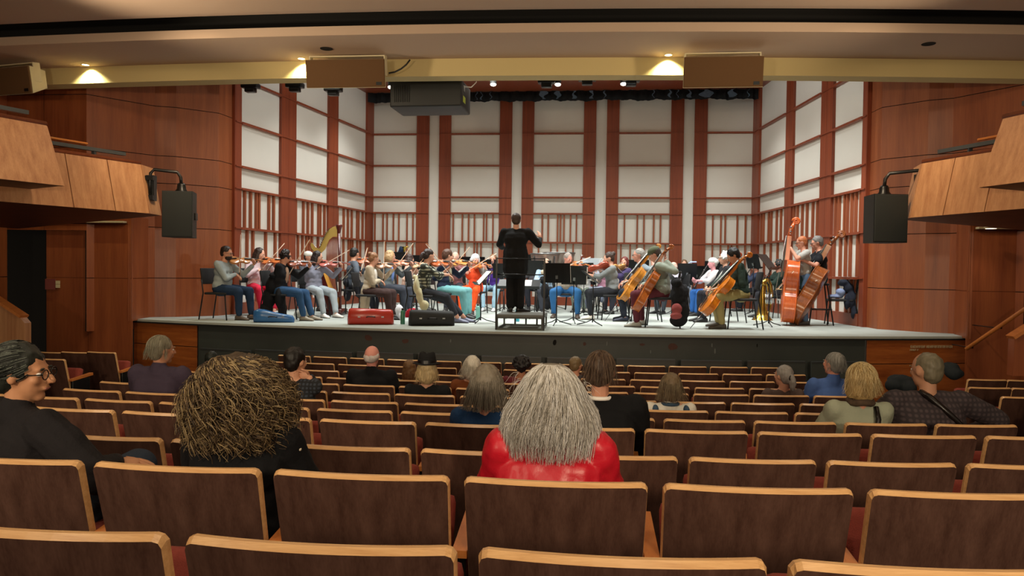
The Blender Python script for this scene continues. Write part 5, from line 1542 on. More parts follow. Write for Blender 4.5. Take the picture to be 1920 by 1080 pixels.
for x, w, h in ((0, .06, .07), (L * .5, .13, .13), (L, .20, .18)): vv += [F_ @ V((x, -w, 0)), F_ @ V((x, w, 0)), F_ @ V((x, w * .7, -h)), F_ @ V((x, 0, -h * 1.3)), F_ @ V((x, -w * .7, -h))]
mb.add(vv, [(5 * i + k, 5 * i + (k + 1) % 5, 5 * i + 5 + (k + 1) % 5, 5 * i + 5 + k) for i in range(2) for k in range(5)] + [(4, 3, 2, 1, 0), (10, 11, 12, 13, 14)]); mb.build('soundbox', parent=t)
mb = MB(); mb.mat(plain('soundboard', '#c98f3c', rough=.4)); mb.add([F_ @ V((.0, -.055, .003)), F_ @ V((.0, .055, .003)), F_ @ V((L, .19, .003)), F_ @ V((L, -.19, .003))], [(0, 1, 2, 3)]); mb.build('soundboard', parent=t)
mb = MB(); mb.mat(M_string)
for i in range(22):
    f = i / 21; tp_ = npx[14 + 0]; u = 601 + 30 * f; v = 474 - 29 * min(f * 1.25, 1); mb.tube([Ti @ hp(u, v, -.01), F_ @ V((L * (.05 + .9 * f), 0, .004))], .0012, 3)
mb.build('strings', parent=t)
mb = MB(); mb.mat(M_harp); mb.rbox((-.26, -.2, 0), (.10, .2, .12), .03); mb.build('base', parent=t)
# --- tuba
p = onz(1429, 600); t = thing('tuba', 'brass tuba standing on its bell behind the khaki trousered cellist', 'tuba', TR(p, R(20)))
mb = MB(); mb.mat(M_brass); mb.lathe([(.205, 0), (.20, .008), (.16, .05), (.12, .12), (.09, .22), (.07, .36), (.055, .55), (.045, .68)], None, 28); mb.build('bell', parent=t)
mb = MB(); mb.mat(M_brass)
loop = [V((.10 + .10 * math.cos(a), 0.0, .46 + .33 * math.sin(a))) for a in [2 * PI * i / 28 for i in range(27)]]; mb.tube(loop, [.032 - .0006 * i for i in range(27)], 10)
loop = [V((.09 + .07 * math.cos(a), .05, .48 + .24 * math.sin(a))) for a in [2 * PI * i / 24 for i in range(25)]]; mb.tube(loop, .018, 8)
mb.tube([V((0, 0, .66)), V((.02, 0, .76)), V((.08, 0, .80)), V((.14, 0, .78))], .035, 10); mb.build('tubing', parent=t)
for i in range(4):
    mb = MB(); mb.mat(M_silver); mb.tube([V((.03 + .04 * i, -.07, .32)), V((.03 + .04 * i, -.07, .52))], .016, 10); mb.ell((.03 + .04 * i, -.07, .54), (.014, .014, .006), None, 10, 4); mb.build('valve', parent=t)
# --- brass horn on a stand with a dark blue cloth
p = aty(757, 472, Yp(757, 576)); t = thing('trombone', 'trombone bell draped with a dark blue cloth at the back left', 'trombone', TR((p.x, p.y, 0)))
z = p.z; mb = MB(); mb.mat(M_brass); mb.lathe([(.10, .12), (.095, .11), (.06, .07), (.03, .0), (.015, -.12), (.012, -.5)], TR((0, 0, z))); mb.build('bell', parent=t)
mb = MB(); mb.mat(M_brass); mb.tube([V((0.0, 0, z - .3)), V((.03, 0, z + .10)), V((.10, 0, z + .13)), V((.13, 0, z + .08)), V((.10, 0, z - .35))], .010, 8); mb.build('slide', parent=t)
mb = MB(); mb.mat(M_blackm); mb.tube([V((0, 0, 0)), V((0, 0, z - .3))], .014, 8)
for k in range(3): mb.tube([V((0, 0, .1)), V((.2 * math.cos(k * 2.1), .2 * math.sin(k * 2.1), .01))], .01, 6)
mb.build('peg_stand', parent=t)
coat([((p.x - .05, p.y - .08, z + .05), (.05, .05, .09)), ((p.x - .06, p.y - .08, z - .05), (.06, .05, .11))], 'dark blue cloth hanging over the trombone bell', '#1c2940', 'cloth', 'cloth', seed=3)
# --- timpani at the back
for u, v, r_, lab in ((1022, 476, .33, 'copper timpani at the back right of the conductor, nearer the podium'), (1048, 474, .38, 'larger copper timpani behind its neighbour at the back of the stage')):
    p = aty(u, v, 17.6 if r_ < .35 else 18.4); t = thing('timpani', lab, 'drum', TR((p.x, p.y, 0)), 'timpani'); z = p.z
    mb = MB(); mb.mat(plain('copper', '#9a8a80', rough=.3, metal=.7)); mb.lathe([(0, z - .5), (.15, z - .48), (.28, z - .3), (r_, z - .04), (r_, z)]); mb.build('bowl', parent=t)
    mb = MB(); mb.mat(plain('drum_skin', '#d8d4ca', rough=.6)); mb.lathe([(0, z + .003), (r_ - .01, z + .003)]); mb.build('drum_head', parent=t)
    mb = MB(); mb.mat(M_steel); mb.lathe([(r_ - .005, z - .015), (r_ + .015, z - .015), (r_ + .015, z + .01), (r_ - .005, z + .01)]); mb.build('hoop', parent=t)
    for k in range(4):
        a = PI / 4 + k * PI / 2; mb = MB(); mb.mat(M_blackm); mb.tube([V((r_ * math.cos(a), r_ * math.sin(a), z - .05)), V((.25 * math.cos(a), .25 * math.sin(a), 0))], .014, 6); mb.build('leg', parent=t)
# --- clear acoustic shield
m_, nt_, b_ = _base('clear_plastic'); b_.inputs['Base Color'].default_value = (.75, .86, .95, 1); b_.inputs['Roughness'].default_value = .15; b_.inputs['Transmission Weight'].default_value = .55; b_.inputs['IOR'].default_value = 1.3
p = aty(1113, 492, 16.3); t = thing('acoustic_shield', 'pale blue clear sound shield standing behind the bassoonist', 'shield', TR((p.x, p.y, 0)))
mb = MB(); mb.mat(m_); mb.box((-.24, 0, p.z - .25), (.24, .01, p.z + .09)); mb.build('panel', parent=t)
mb = MB(); mb.mat(M_blackm); mb.tube([V((0, .02, 0)), V((0, .02, p.z))], .012, 6); mb.box((-.2, -.12, 0), (.2, .14, .015)); mb.build('stand', parent=t)

# --- cases, bags, bottles and coats on the stage
def case_lathe(name, lab, pts, color, M, squash=.62, rough=.25, cat='instrument case', group=None):
    t = thing(name, lab, cat, M, group)
    mb = MB(); mb.mat(plain(name + '_' + color.lstrip('#'), color, rough=rough, vary=.05)); vv = []; n = 16
    for x, w, h in pts:
        for k in range(n):
            a = 2 * PI * k / n; cy, sz = math.cos(a), math.sin(a)
            e = .55; cy = math.copysign(abs(cy) ** e, cy); sz = math.copysign(abs(sz) ** e, sz)
            vv.append(V((x, w * cy, h / 2 + h / 2 * sz)))
    m = len(pts)
    mb.add(vv, [(j * n + k, (j + 1) * n + k, (j + 1) * n + (k + 1) % n, j * n + (k + 1) % n) for j in range(m - 1) for k in range(n)] + [tuple(range(n)), tuple((m - 1) * n + k for k in reversed(range(n)))], True)
    mb.build('shell', parent=t)
    mb = MB(); mb.mat(M_ebony); xm = pts[m // 2]; x0, x1 = pts[0][0], pts[-1][0]
    mb.tube([V(((x0 + x1) / 2 - .07, -xm[1] - .004, xm[2] * .5)), V(((x0 + x1) / 2 - .05, -xm[1] - .03, xm[2] * .55)), V(((x0 + x1) / 2 + .05, -xm[1] - .03, xm[2] * .55)), V(((x0 + x1) / 2 + .07, -xm[1] - .004, xm[2] * .5))], .009, 6); mb.build('handle', parent=t)
    mb = MB(); mb.mat(M_steel)
    for q in (.25, .75): mb.box((x0 + (x1 - x0) * q - .02, -xm[1] - .006, xm[2] * .48), (x0 + (x1 - x0) * q + .02, -xm[1] + .01, xm[2] * .56))
    mb.build('latch', parent=t)
    return t
def cw(u0, u1, v): a = onz(u0, v); b = onz(u1, v); return a, (b - a).length, math.atan2((b - a).y, (b - a).x)
a, L, th = cw(476, 553, 604)
case_lathe('violin_case', 'glossy blue shaped violin case lying at the stage edge', [(0, .02, .08), (.015, .10, .2), (L * .12, .13, .225), (L * .26, .13, .215), (L * .42, .10, .185), (L * .55, .095, .165), (L * .75, .08, .14), (L * .95, .06, .115), (L, .03, .07)], '#2d5f96', TR(a, th - .12))
a, L, th = cw(647, 735, 609)
case_lathe('oblong_case', 'glossy red oblong violin case in front of the beige cardigan', [(0, .02, .10), (.02, .13, .25), (.06, .15, .27), (L - .06, .15, .25), (L - .02, .13, .23), (L, .02, .10)], '#a82e20', TR(a + V((0, .12, 0)), th))
a, L, th = cw(763, 850, 611)
case_lathe('oblong_case', 'black oblong violin case under the checked shirt woman', [(0, .02, .10), (.02, .13, .24), (.06, .15, .26), (L - .06, .15, .24), (L - .02, .13, .22), (L, .02, .10)], '#141414', TR(a + V((0, .10, 0)), th), rough=.7)
def bottle(u, v, h, c, lab):
    p = onz(u, v); t = thing('water_bottle', lab, 'bottle', TR(p), 'water bottles on the stage')
    mb = MB(); mb.mat(plain('bottle_' + c.lstrip('#'), c, rough=.3)); mb.lathe([(0, 0), (.036, 0), (.038, .01), (.038, h * .75), (.03, h * .84), (.018, h * .88)]); mb.build('body', parent=t)
    mb = MB(); mb.mat(M_ebony); mb.lathe([(.02, h * .87), (.022, h * .88), (.022, h * .98), (0, h)]); mb.build('cap', parent=t)
bottle(755, 608, .27, '#2f6a50', 'green water bottle between the red and black cases')
bottle(896, 600, .30, '#6fa89c', 'pale green water bottle beneath the woman in orange')
bottle(970, 603, .26, '#3aa6ba', 'turquoise water bottle under the podium')
bottle(1083, 596, .28, '#7a5ab4', 'purple and blue water bottle behind the beige sweatered man')
def cpt(u, v, Y, r_): return (tuple(aty(u, v, Y)), r_)
y = Yp(507, 600)
coat([cpt(516, 516, y - .02, (.07, .2, .06)), cpt(510, 535, y - .05, (.10, .14, .16)), cpt(504, 560, y - .06, (.11, .13, .18)), cpt(500, 580, y - .05, (.11, .13, .12)), cpt(525, 560, y - .08, (.07, .14, .2)), cpt(530, 582, y, (.06, .15, .14))], 'black coat heaped over the chair back beside the blue case', '#131316', seed=1)
y = Yp(783, 606)
coat([cpt(779, 520, y - .02, (.045, .14, .05)), cpt(781, 535, y - .10, (.05, .10, .14)), cpt(787, 555, y - .12, (.06, .08, .14)), cpt(795, 573, y - .12, (.08, .07, .08))], 'cream coat hanging over the checked shirt woman\'s chair back', '#cfc9a4', seed=2)
y = Yp(655, 588)
coat([cpt(650, 530, y - .1, (.06, .15, .08)), cpt(652, 550, y - .1, (.07, .16, .16)), cpt(672, 540, y - .22, (.08, .07, .2))], 'dark grey coat on the chair of the slate shirted man', '#2a2b33', seed=4)
y = Yp(1270, 616)
coat([cpt(1268, 530, y, (.09, .18, .08)), cpt(1272, 552, y - .02, (.13, .16, .2)), cpt(1276, 580, y - .02, (.15, .13, .2)), cpt(1272, 600, y - .02, (.15, .10, .12)), cpt(1284, 560, y, (.07, .12, .24))], 'black coat and bag hanging on the maroon trousered cellist\'s chair', '#18181b', seed=5)
coat([cpt(1269, 580, y - .18, (.09, .05, .10)), cpt(1268, 592, y - .19, (.095, .055, .07))], 'small dusty maroon bag hanging from the cellist\'s chair', '#8a4444', 'bag', 'bag', seed=6)
p = onz(1574, 609); chair(TR(p, R(80), 1.0), 'black chair piled with coats at the far right of the stage')
y = p.y
coat([cpt(1582, 530, y, (.10, .16, .06)), cpt(1592, 540, y - .1, (.09, .12, .10)), cpt(1597, 560, y - .16, (.08, .08, .18)), cpt(1602, 585, y - .18, (.06, .07, .14)), cpt(1588, 565, y - .18, (.05, .06, .15))], 'dark navy coat trailing from the chair at the far right', '#252a38', seed=7)
coat([cpt(1566, 556, y, (.14, .12, .04)), cpt(1576, 548, y - .05, (.08, .10, .08))], 'pale blue cloth on the chair at the far right', '#8c9cc4', 'cloth', 'cloth', seed=8)
y = Yp(1022, 590)
coat([cpt(1018, 525, y - .2, (.07, .08, .08)), cpt(1022, 545, y - .2, (.09, .09, .16)), cpt(1026, 568, y - .18, (.08, .08, .14))], 'black coat hanging behind the podium\'s right post', '#15161a', seed=9)
coat([cpt(748, 582, Yp(748, 600), (.07, .05, .12)), cpt(752, 592, Yp(748, 600), (.06, .06, .08))], 'white cloth bag standing between the red case and green bottle', '#d4d4da', 'bag', 'bag', seed=10)
coat([cpt(772, 583, Yp(770, 596) + .12, (.10, .07, .05)), cpt(764, 590, Yp(770, 596) + .12, (.05, .05, .09))], 'crumpled red bag behind the black case', '#c02434', 'bag', 'bag', seed=11)
coat([cpt(563, 588, Yp(563, 596), (.12, .1, .08)), cpt(575, 584, Yp(563, 596), (.06, .08, .1))], 'white and black tote bag on the floor behind the blue case', '#a9a79c', 'bag', 'bag', seed=12)
coat([cpt(1128, 560, Yp(1110, 592) + .2, (.05, .06, .08)), cpt(1104, 568, Yp(1104, 590), (.10, .10, .12))], 'patterned bag on the floor behind the violists', '#5a6070', 'bag', 'bag', seed=13)

# ------------------------------------------------------------------ fixtures over and beside the stage
# projector
p = aty(806, 182, 12.3); w = 136 * 12.3 / FPX; h = 50 * 12.3 / FPX
t = thing('projector', 'large black projector hanging under the beam left of centre', 'projector', TR(p, R(-2)))
mb = MB(); mb.mat(M_black); mb.rbox((-w / 2, -.30, -h / 2), (w / 2, .45, h / 2), .03); mb.build('housing', parent=t)
mb = MB(); mb.mat(plain('yellow_label', '#a8b83a')); mb.box((w / 2, -.16, -.12), (w / 2 + .003, .02, -.02)); mb.build('warning_label', parent=t)
mb = MB(); mb.mat(M_steel); mb.box((w / 2, -.12, .06), (w / 2 + .003, -.02, .15)); mb.build('rating_plate', parent=t)
mb = MB(); mb.mat(M_blackm)
for s in (-.4, .4): mb.box((s * w - .02, .05, h / 2), (s * w + .02, .09, 5.2 - p.z))
mb.build('bracket', parent=t)
mb = MB(); mb.mat(M_blackm)
for k in range(9): mb.box((-w / 2 + .08 + .03 * k, -.304, -.14), (-w / 2 + .09 + .03 * k, -.299, .12))
mb.build('vent', parent=t)
mb = MB(); mb.mat(M_paper); q = [V((w / 2 + .0, -.1, .13)), V((w / 2 + .12, -.1, .12)), V((w / 2 + .2, -.1, .2)), V((w / 2 + .19, -.1, .32))]; mb.tube(q, .009, 6); mb.build('white_cable', parent=t)
mb = MB(); mb.mat(M_blackm); mb.tube([V((-7, 13.15, 4.62)), V((4.9, 13.15, 4.62))], .03, 8); tag(mb.build('lighting_pipe'), 'black lighting pipe hung behind the beam', 'pipe')
for i, (u, v, lit) in enumerate(((470, 166, 0), (553, 165, 0), (625, 172, 0), (925, 158, 1), (1025, 157, 0), (1046, 158, 1), (1101, 152, 0), (1169, 157, 1), (1183, 154, 0), (733, 163, 1))):
    p = aty(u, v, 13.15); words = {470: 'first from the left', 553: 'second from the left', 625: 'just right of the left cream loudspeaker', 925: 'nearest right of the projector', 1025: 'left one of the pair above the conductor\'s right', 1046: 'right one of the pair above the conductor\'s right', 1101: 'small one near the middle of the beam', 1169: 'left of the right cream loudspeaker', 1183: 'dark, touching the lit one by the right loudspeaker', 733: 'peeping out at the projector\'s left end'}[u]
    t = thing('stage_light', ('lit' if lit else 'black unlit') + ' stage light under the beam, ' + words, 'stage light', TR(p), 'stage lights')
    r_ = .055 if lit else .10
    mb = MB(); mb.mat(M_blackm if not lit or u != 925 else M_steel)
    if lit: mb.lathe([(r_ * .8, .12), (r_, .08), (r_, 0)])
    else: mb.rbox((-.15, -.09, .0), (.15, .09, .09), .02); mb.rbox((-.09, -.07, -.07), (.09, .07, .01), .02)
    mb.build('housing', parent=t)
    if lit:
        mb = MB(); mb.mat(plain('lamp_white', '#fff6e0', emit='#fff2dc', es=9)); mb.ell((0, -.01, -.005), (r_ * .95, r_ * .95, .03)); mb.build('lens', parent=t)
    mb = MB(); mb.mat(M_blackm); mb.box((-.015, -.015, .08), (.015, .015, 4.62 - p.z)); mb.build('clamp', parent=t)
# loudspeakers on curved arms
for side, u0, u1, v0, v1, Y, facing in (('left', 303, 377, 359, 447, 9.95, 12), ('right', 1621, 1692, 365, 457, 9.95, -4)):
    pc = aty((u0 + u1) / 2, (v0 + v1) / 2, Y); d = (pc - CAM).dot(_f); h = (v1 - v0) * d / FPX * .97; w = (u1 - u0) * d / FPX * (.74 if side == 'left' else .90)
    s = 1 if side == 'left' else -1
    t = thing('hanging_loudspeaker', 'black loudspeaker hanging from a curved arm beside the %s balcony' % side, 'loudspeaker', TR(pc, R(facing * 1.0 if side == 'left' else 8)), 'loudspeakers on curved arms')
    mb = MB(); mb.mat(M_black); wb = w * .72
    mb.add([V((-w / 2, -.17, -h / 2)), V((w / 2, -.17, -h / 2)), V((wb / 2, .2, -h / 2)), V((-wb / 2, .2, -h / 2)), V((-w / 2, -.17, h / 2)), V((w / 2, -.17, h / 2)), V((wb / 2, .2, h / 2)), V((-wb / 2, .2, h / 2))],
           [(3, 2, 1, 0), (4, 5, 6, 7), (0, 1, 5, 4), (1, 2, 6, 5), (2, 3, 7, 6), (3, 0, 4, 7)]); mb.build('cabinet', parent=t)
    mb = MB(); mb.mat(plain('speaker_grille', '#262a28', rough=.8, vary=.1)); mb.rbox((-w / 2 + .008, -.19, -h / 2 + .008), (w / 2 - .008, -.165, h / 2 - .008), .008); mb.build('grille', parent=t)
    mb = MB(); mb.mat(M_ebony); mb.rbox((w * .44, -.03, -.07), (w * .5, .07, .03), .01); mb.build('handle', parent=t)
    mb = MB(); mb.mat(M_blackm); mb.lathe([(.0, .12), (.04, .12), (.055, .09), (.06, .04), (.085, .01), (.085, 0)], TR((0, 0, h / 2))); mb.build('swivel', parent=t)
    inv = t.matrix_world.inverted(); 
    wallp = aty(281 if side == 'left' else 1731, 352 if side == 'left' else 352, 9.82)
    arm = [inv @ V((pc.x, pc.y, pc.z + h / 2 + .1)), inv @ V((pc.x - s * .01, pc.y, pc.z + h / 2 + .20)), inv @ V((pc.x - s * .06, pc.y, pc.z + h / 2 + .27)), inv @ V((wallp.x + s * .06, wallp.y, pc.z + h / 2 + .29)), inv @ V((wallp.x + s * .01, wallp.y, pc.z + h / 2 + .24)), inv @ V((wallp.x, wallp.y, pc.z + h / 2 + .12)), inv @ V((wallp.x, wallp.y, wallp.z - .14))]
    mb = MB(); mb.mat(plain('arm_tube', '#2c2c2c', rough=.3, metal=.6)); mb.tube(arm, .022, 10); mb.build('arm', parent=t)
    W = inv @ wallp; mb = MB(); mb.mat(M_blackm); mb.box((W.x - .08 - s * .03, W.y + .01, W.z - .17), (W.x + .08 - s * .03, W.y + .12, W.z + .17))
    for dz in (-.13, .13): mb.box((W.x - .05, W.y - .04, W.z + dz - .03), (W.x + .05, W.y + .03, W.z + dz + .03))
    mb.build('wall_bracket', parent=t)

# low black partitions in front of the stage
k = 0
for u0, u1, v in ((376, 470, 655), (478, 565, 657), (572, 660, 659), (669, 775, 661), (784, 893, 664), (903, 1015, 668), (1026, 1144, 671), (1156, 1266, 673), (1277, 1391, 676), (1402, 1510, 677), (1522, 1626, 678)):
    def yy(u): 
        q = aty(u, v, 11.0)
        for _ in range(5): q = aty(u, v, front(q.x) - .26)
        return q
    a, b = yy(u0), yy(u1); d = (b - a); L = V((d.x, d.y, 0)).length
    M = TR((a.x, a.y, 0), math.atan2(d.y, d.x)); zt = (a.z + b.z) / 2; z0 = seat_floor_z(a.x, a.y)
    o = ['first', 'second', 'third', 'fourth', 'fifth', 'sixth', 'seventh', 'eighth', 'ninth', 'tenth', 'eleventh'][k]; k += 1
    t = thing('pit_partition', 'low black partition along the stage front, %s from the left' % o, 'partition', M, 'low partitions before the stage')
    mb = MB(); mb.mat(M_pit); mb.box((0, 0, z0 + .02), (L, .03, zt - .015)); mb.build('panel', parent=t)
    mb = MB(); mb.mat(M_steelbar); mb.box((0, -.012, zt - .018), (L, .035, zt)); mb.build('top_rail', parent=t)
    for x_ in (0.02, L - .05):
        mb = MB(); mb.mat(M_blackm); mb.box((x_, .03, z0), (x_ + .03, .06, zt - .02)); mb.build('post', parent=t)

# stair parapets, hand rail, small sign
def slab(name, pts, Y, th, mat, lab, cat, cap=None):
    fr = [aty(u, v, Y) for u, v in pts]; n = len(fr); mb = MB(); mb.mat(mat)
    mb.add(fr + [p + V((0, th, 0)) for p in fr], [tuple(range(n)), tuple(reversed(range(n, 2 * n)))] + [(i, n + i, n + (i + 1) % n, (i + 1) % n) for i in range(n)])
    o = mb.build(name); tag(o, lab, cat)
    if cap:
        i, j = cap; mb = MB(); mb.mat(M_arm); M = frame(fr[i], fr[j] - fr[i], z=(0, 0, 1)); mb.box((0, -.02, 0), ((fr[j] - fr[i]).length, th + .02, .035), M); c = mb.build('cap'); c.parent = o
    return o
slab('stair_parapet', [(-60, 700), (46, 700), (46, 606), (38, 596), (-60, 532)], 9.4, .12, M_balc, 'orange wood stair parapet with sloping top at the far left', 'parapet', (4, 3))
slab('stair_parapet', [(1899, 705), (1960, 705), (1960, 600), (1902, 636)], 8.6, .12, M_wall, 'wooden stair parapet with tan cap at the far right', 'parapet', (3, 2))
a, b = aty(1811, 655, 11.6), aty(1925, 577, 11.2)
t = thing('hand_rail', 'sloping tan wooden hand rail on the right side wall', 'hand rail')
mb = MB(); mb.mat(M_arm); mb.tube([a, b, b + (b - a) * .3], .028, 10); mb.build('rail', parent=t)
for f_ in (.12, .6):
    p = a + (b - a) * f_; mb = MB(); mb.mat(M_blackm); mb.tube([p, V((p.x, p.y, p.z - .05)), V((p.x, 12.18, p.z - .06))], .008, 6); mb.build('bracket', parent=t)
p = aty(101, 533, 12.15); t = thing('wall_sign', 'small sign of two pale plates and a dull red panel in the dark left doorway', 'sign', TR(p))
mb = MB(); mb.mat(M_cream); mb.box((.03, 0, .005), (.10, .02, .06)); mb.box((.03, 0, -.06), (.10, .02, -.003)); mb.build('pale_plates', parent=t)
mb = MB(); mb.mat(plain('dull_red', '#7a3c38')); mb.box((-.16, 0, -.09), (.02, .02, .09)); mb.build('red_panel', parent=t)
# lamp under the right balcony and small ceiling fittings
p = aty(1858, 428, 11.7)
t = thing('soffit_lamp', 'lit round lamp under the right balcony', 'lamp', TR(p)); mb = MB(); mb.mat(MATS['lamp_white']); mb.lathe([(0, -.004), (.07, -.004), (.075, .004)]); mb.build('lens', parent=t)
mb = MB(); mb.mat(M_cream); mb.lathe([(.075, -.006), (.09, 0), (.09, .02)]); mb.build('trim_ring', parent=t)
spot('soffit_lamp', (p.x, p.y, p.z - .03), (p.x, p.y + .15, 0), 9, 110, WARM, .8, .05)
# ------------------------------------------------------------------ audience
def rowY(k, x): return 37 - math.sqrt((ROWS[k][0] - .15) ** 2 - (x - CX) ** 2)
def listener(label, k, u, v, P, fa=None, dy=0.0):
    P.setdefault('lean', -.10); P.setdefault('hip_z', .50); P.setdefault('face', True)
    P.setdefault('hands', ((-.10, .30, .60), (.10, .30, .60))); P.setdefault('feet', ((-.12, .52, 0), (.12, .52, 0)))
    P.setdefault('vox', .012)
    Y = rowY(k, aty(u, v, 37 - ROWS[k][0] + .3).x) + .26 + dy
    x = aty(u, v, Y).x
    if fa is None: fa = 90 + math.degrees(math.atan2(x - CX, 37 - Y)) * 1.0
    M, s = solveM(P, u, v, Y, fa, zf=lambda X, Yy: fz(X, Yy - .26))
    if 'RHpx' in P:
        hh = list(P['hands']); hh[1] = tuple(M.inverted() @ aty(*P['RHpx'])); P['hands'] = tuple(hh)
    r, J = person(label, M, P)
    return M, s, r, J
def ribbon_strand(r, base, d0, L, seg, curl, rad, grav=.6, wave=2.0):
    """a curly strand starting at base, heading d0"""
    pts = []; p = base.copy(); d = d0.copy(); ph = r.uniform(0, 6.28); a = d0.cross(V((0, 0, 1)))
    if a.length < .05: a = V((1, 0, 0))
    a.normalize(); b = a.cross(d0).normalized()
    for i in range(seg + 1):
        t = i / seg
        o = (a * math.cos(ph + t * wave * 2 * PI) + b * math.sin(ph + t * wave * 2 * PI)) * curl * min(1, t * 3)
        pts.append(p + o)
        d = (d + V((0, 0, -grav)) * (1.0 / seg)).normalized(); p = p + d * (L / seg)
    return pts
def add_strands(root, name, gens, mats, n, rad, seed, sides=3):
    r = random.Random(seed)
    mb = MB()
    for i in range(n):
        mb.mat(mats[r.randrange(len(mats))])
        pts = gens(r); k = len(pts)
        mb.tube(pts, [rad * (1 - .6 * j / (k - 1)) for j in range(k)], sides, cap=False)
    return mb.build(name, parent=root)

# 1 man at the left edge, in profile
def knee_hand(root, J):
    pass
M_, s_, r_, J = listener('man with slick dark greying hair and glasses in black jacket, profile, nearest left', 1, 34, 643,
    dict(top='#1d1b1e', pants='#2c3644', hairc='#20241f', hairv=1.03, glasses=True, skin='#c08a66', vox=.008, cvox=.009, head=(R(-50), R(4), 0), RHpx=(218, 866, 2.86), collar=True, loose=.03, bulk=1.2,
         hands=((-.2, .35, .62), (.40, .30, .66)), feet=((-.1, .5, 0), (.06, .50, .20)), knees=((-.2, .6, 1), (.1, .6, 1.2)), hdir=((0, 1, 0), (.85, .5, -.05)), hpalm=((0, 0, -1), (0, .2, -1)), curl=(.4, .28), elbows=((-1, -.3, -.5), (1, -.1, -.5)), handscale=1.05), fa=62, dy=.05)
mt = [hairmat('#20241f'), hairmat('#5a6058'), hairmat('#141614')]
H3_ = Matrix((tuple(J['hr']), tuple(J['hf']), tuple(J['hu']))).transposed()
def g1(r):
    th = r.uniform(-2.4, 2.4); ph = r.uniform(-.4, 1.5)
    dn = V((math.sin(th) * math.cos(ph), -math.cos(th) * math.cos(ph), math.sin(ph)))
    base = J['hc'] + H3_ @ V((dn.x * .085, -.024 + dn.y * .098, .034 + dn.z * .090))
    d = H3_ @ V((dn.x * .15 , -1 + dn.y * .2, -.35 + dn.z * .1)); d.normalize()
    out = []
    for i in range(7):
        q = base + d * (.075 * i / 6); lo = H3_.transposed() @ (q - J['hc'] - H3_ @ V((0, -.024, .034)))
        f = math.sqrt((lo.x / .088) ** 2 + (lo.y / .101) ** 2 + (lo.z / .094) ** 2)
        if f < 1.01 or f > 1.06: lo = lo / f * 1.02
        out.append(J['hc'] + H3_ @ (V((0, -.024, .034)) + lo))
    return out
add_strands(r_, 'hair_strands', g1, mt, 900, .0016, 4)

# 2 woman with a big mane of curls
M_, s_, r_, J = listener('woman with a huge mane of brown golden curls and black sweater, seen from behind', 1, 452, 664,
    dict(top='#101114', pants='#1c1c22', hairc='#3a2e22', hair='cap', hairv=.95, fem=True, skin='#c79477', vox=.009, bulk=1.1, lean=-.04, loose=.022), dy=.03)
hc = J['hc'] + V((-.006, -.015, -.028)); mt = [hairmat('#5a4935'), hairmat('#7d684a'), hairmat('#3d3024'), hairmat('#9a8560')]
mb = MB(); rr = random.Random(3)
mb.ell(hc, (.125, .11, .13), None, 20, 14)
for _ in range(60):
    th = rr.uniform(0, 2 * PI); ph = rr.uniform(-.75, 1.4)
    d = V((math.cos(th) * math.cos(ph), math.sin(th) * math.cos(ph), math.sin(ph)))
    if d.y > .6 and ph < .8: continue
    mb.ell(hc + V((d.x * .125, d.y * .105, d.z * .118)), (.034, .034, .034))
link(remesh(mb, 'curls', .009, 1, .014, 30, hairmat('#46392b'), 1.0), 'curls', r_)
def g2(r):
    for _ in range(20):
        th = r.uniform(0, 2 * PI); ph = r.uniform(-.55, 1.5)
        d = V((math.cos(th) * math.cos(ph), math.sin(th) * math.cos(ph), math.sin(ph)))
        if not (d.y > .55 and ph < .8): break
    base = hc + V((d.x * .138, d.y * .118, d.z * .142))
    low = max(0, .5 - d.z)
    dd = (d * .55 + V((d.x * .2, d.y * .2, -.85 * (1 - max(d.z, 0) * .3)))).normalized()
    return ribbon_strand(r, base, dd, r.uniform(.11, .19), 20, r.uniform(.013, .025), .0, grav=.7, wave=r.uniform(1.4, 2.6))
add_strands(r_, 'curly_strands', g2, mt, 2400, .0034, 8)
def g2b(r):
    th = r.uniform(PI * .92, 2 * PI * 1.04); d = V((math.cos(th), math.sin(th), 0))
    base = hc + V((d.x * .145, d.y * .12, r.uniform(-.09, -.02)))
    dd = (d * .35 + V((-.12, 0, -1))).normalized()
    return ribbon_strand(r, base, dd, r.uniform(.10, .15), 14, r.uniform(.010, .02), .0, grav=.3, wave=r.uniform(1.2, 2.4))
add_strands(r_, 'curly_strands', g2b, mt, 900, .0024, 9)
# patterned neckline edge on her right shoulder
mb = MB(); cols = [plain('floral_red', '#a8303c'), plain('floral_cream', '#d8d0b8'), plain('floral_navy', '#22283c'), plain('floral_gold', '#b08a3c')]
a, b = J['shR'] + V((-.075, .05, .075)), J['shR'] + V((.065, .02, -.045))
for i in range(26):
    f = i / 25; mb.mat(cols[i % 4]); mb.ell(a.lerp(b, f) + V((.0, -.015 + .008 * math.sin(i * 2.2), .018 * math.sin(f * PI))), (.010, .012, .009), None, 8, 5)
o = mb.build('patterned_edging', parent=r_); o['label'] = 'floral edging in red, cream and gold'

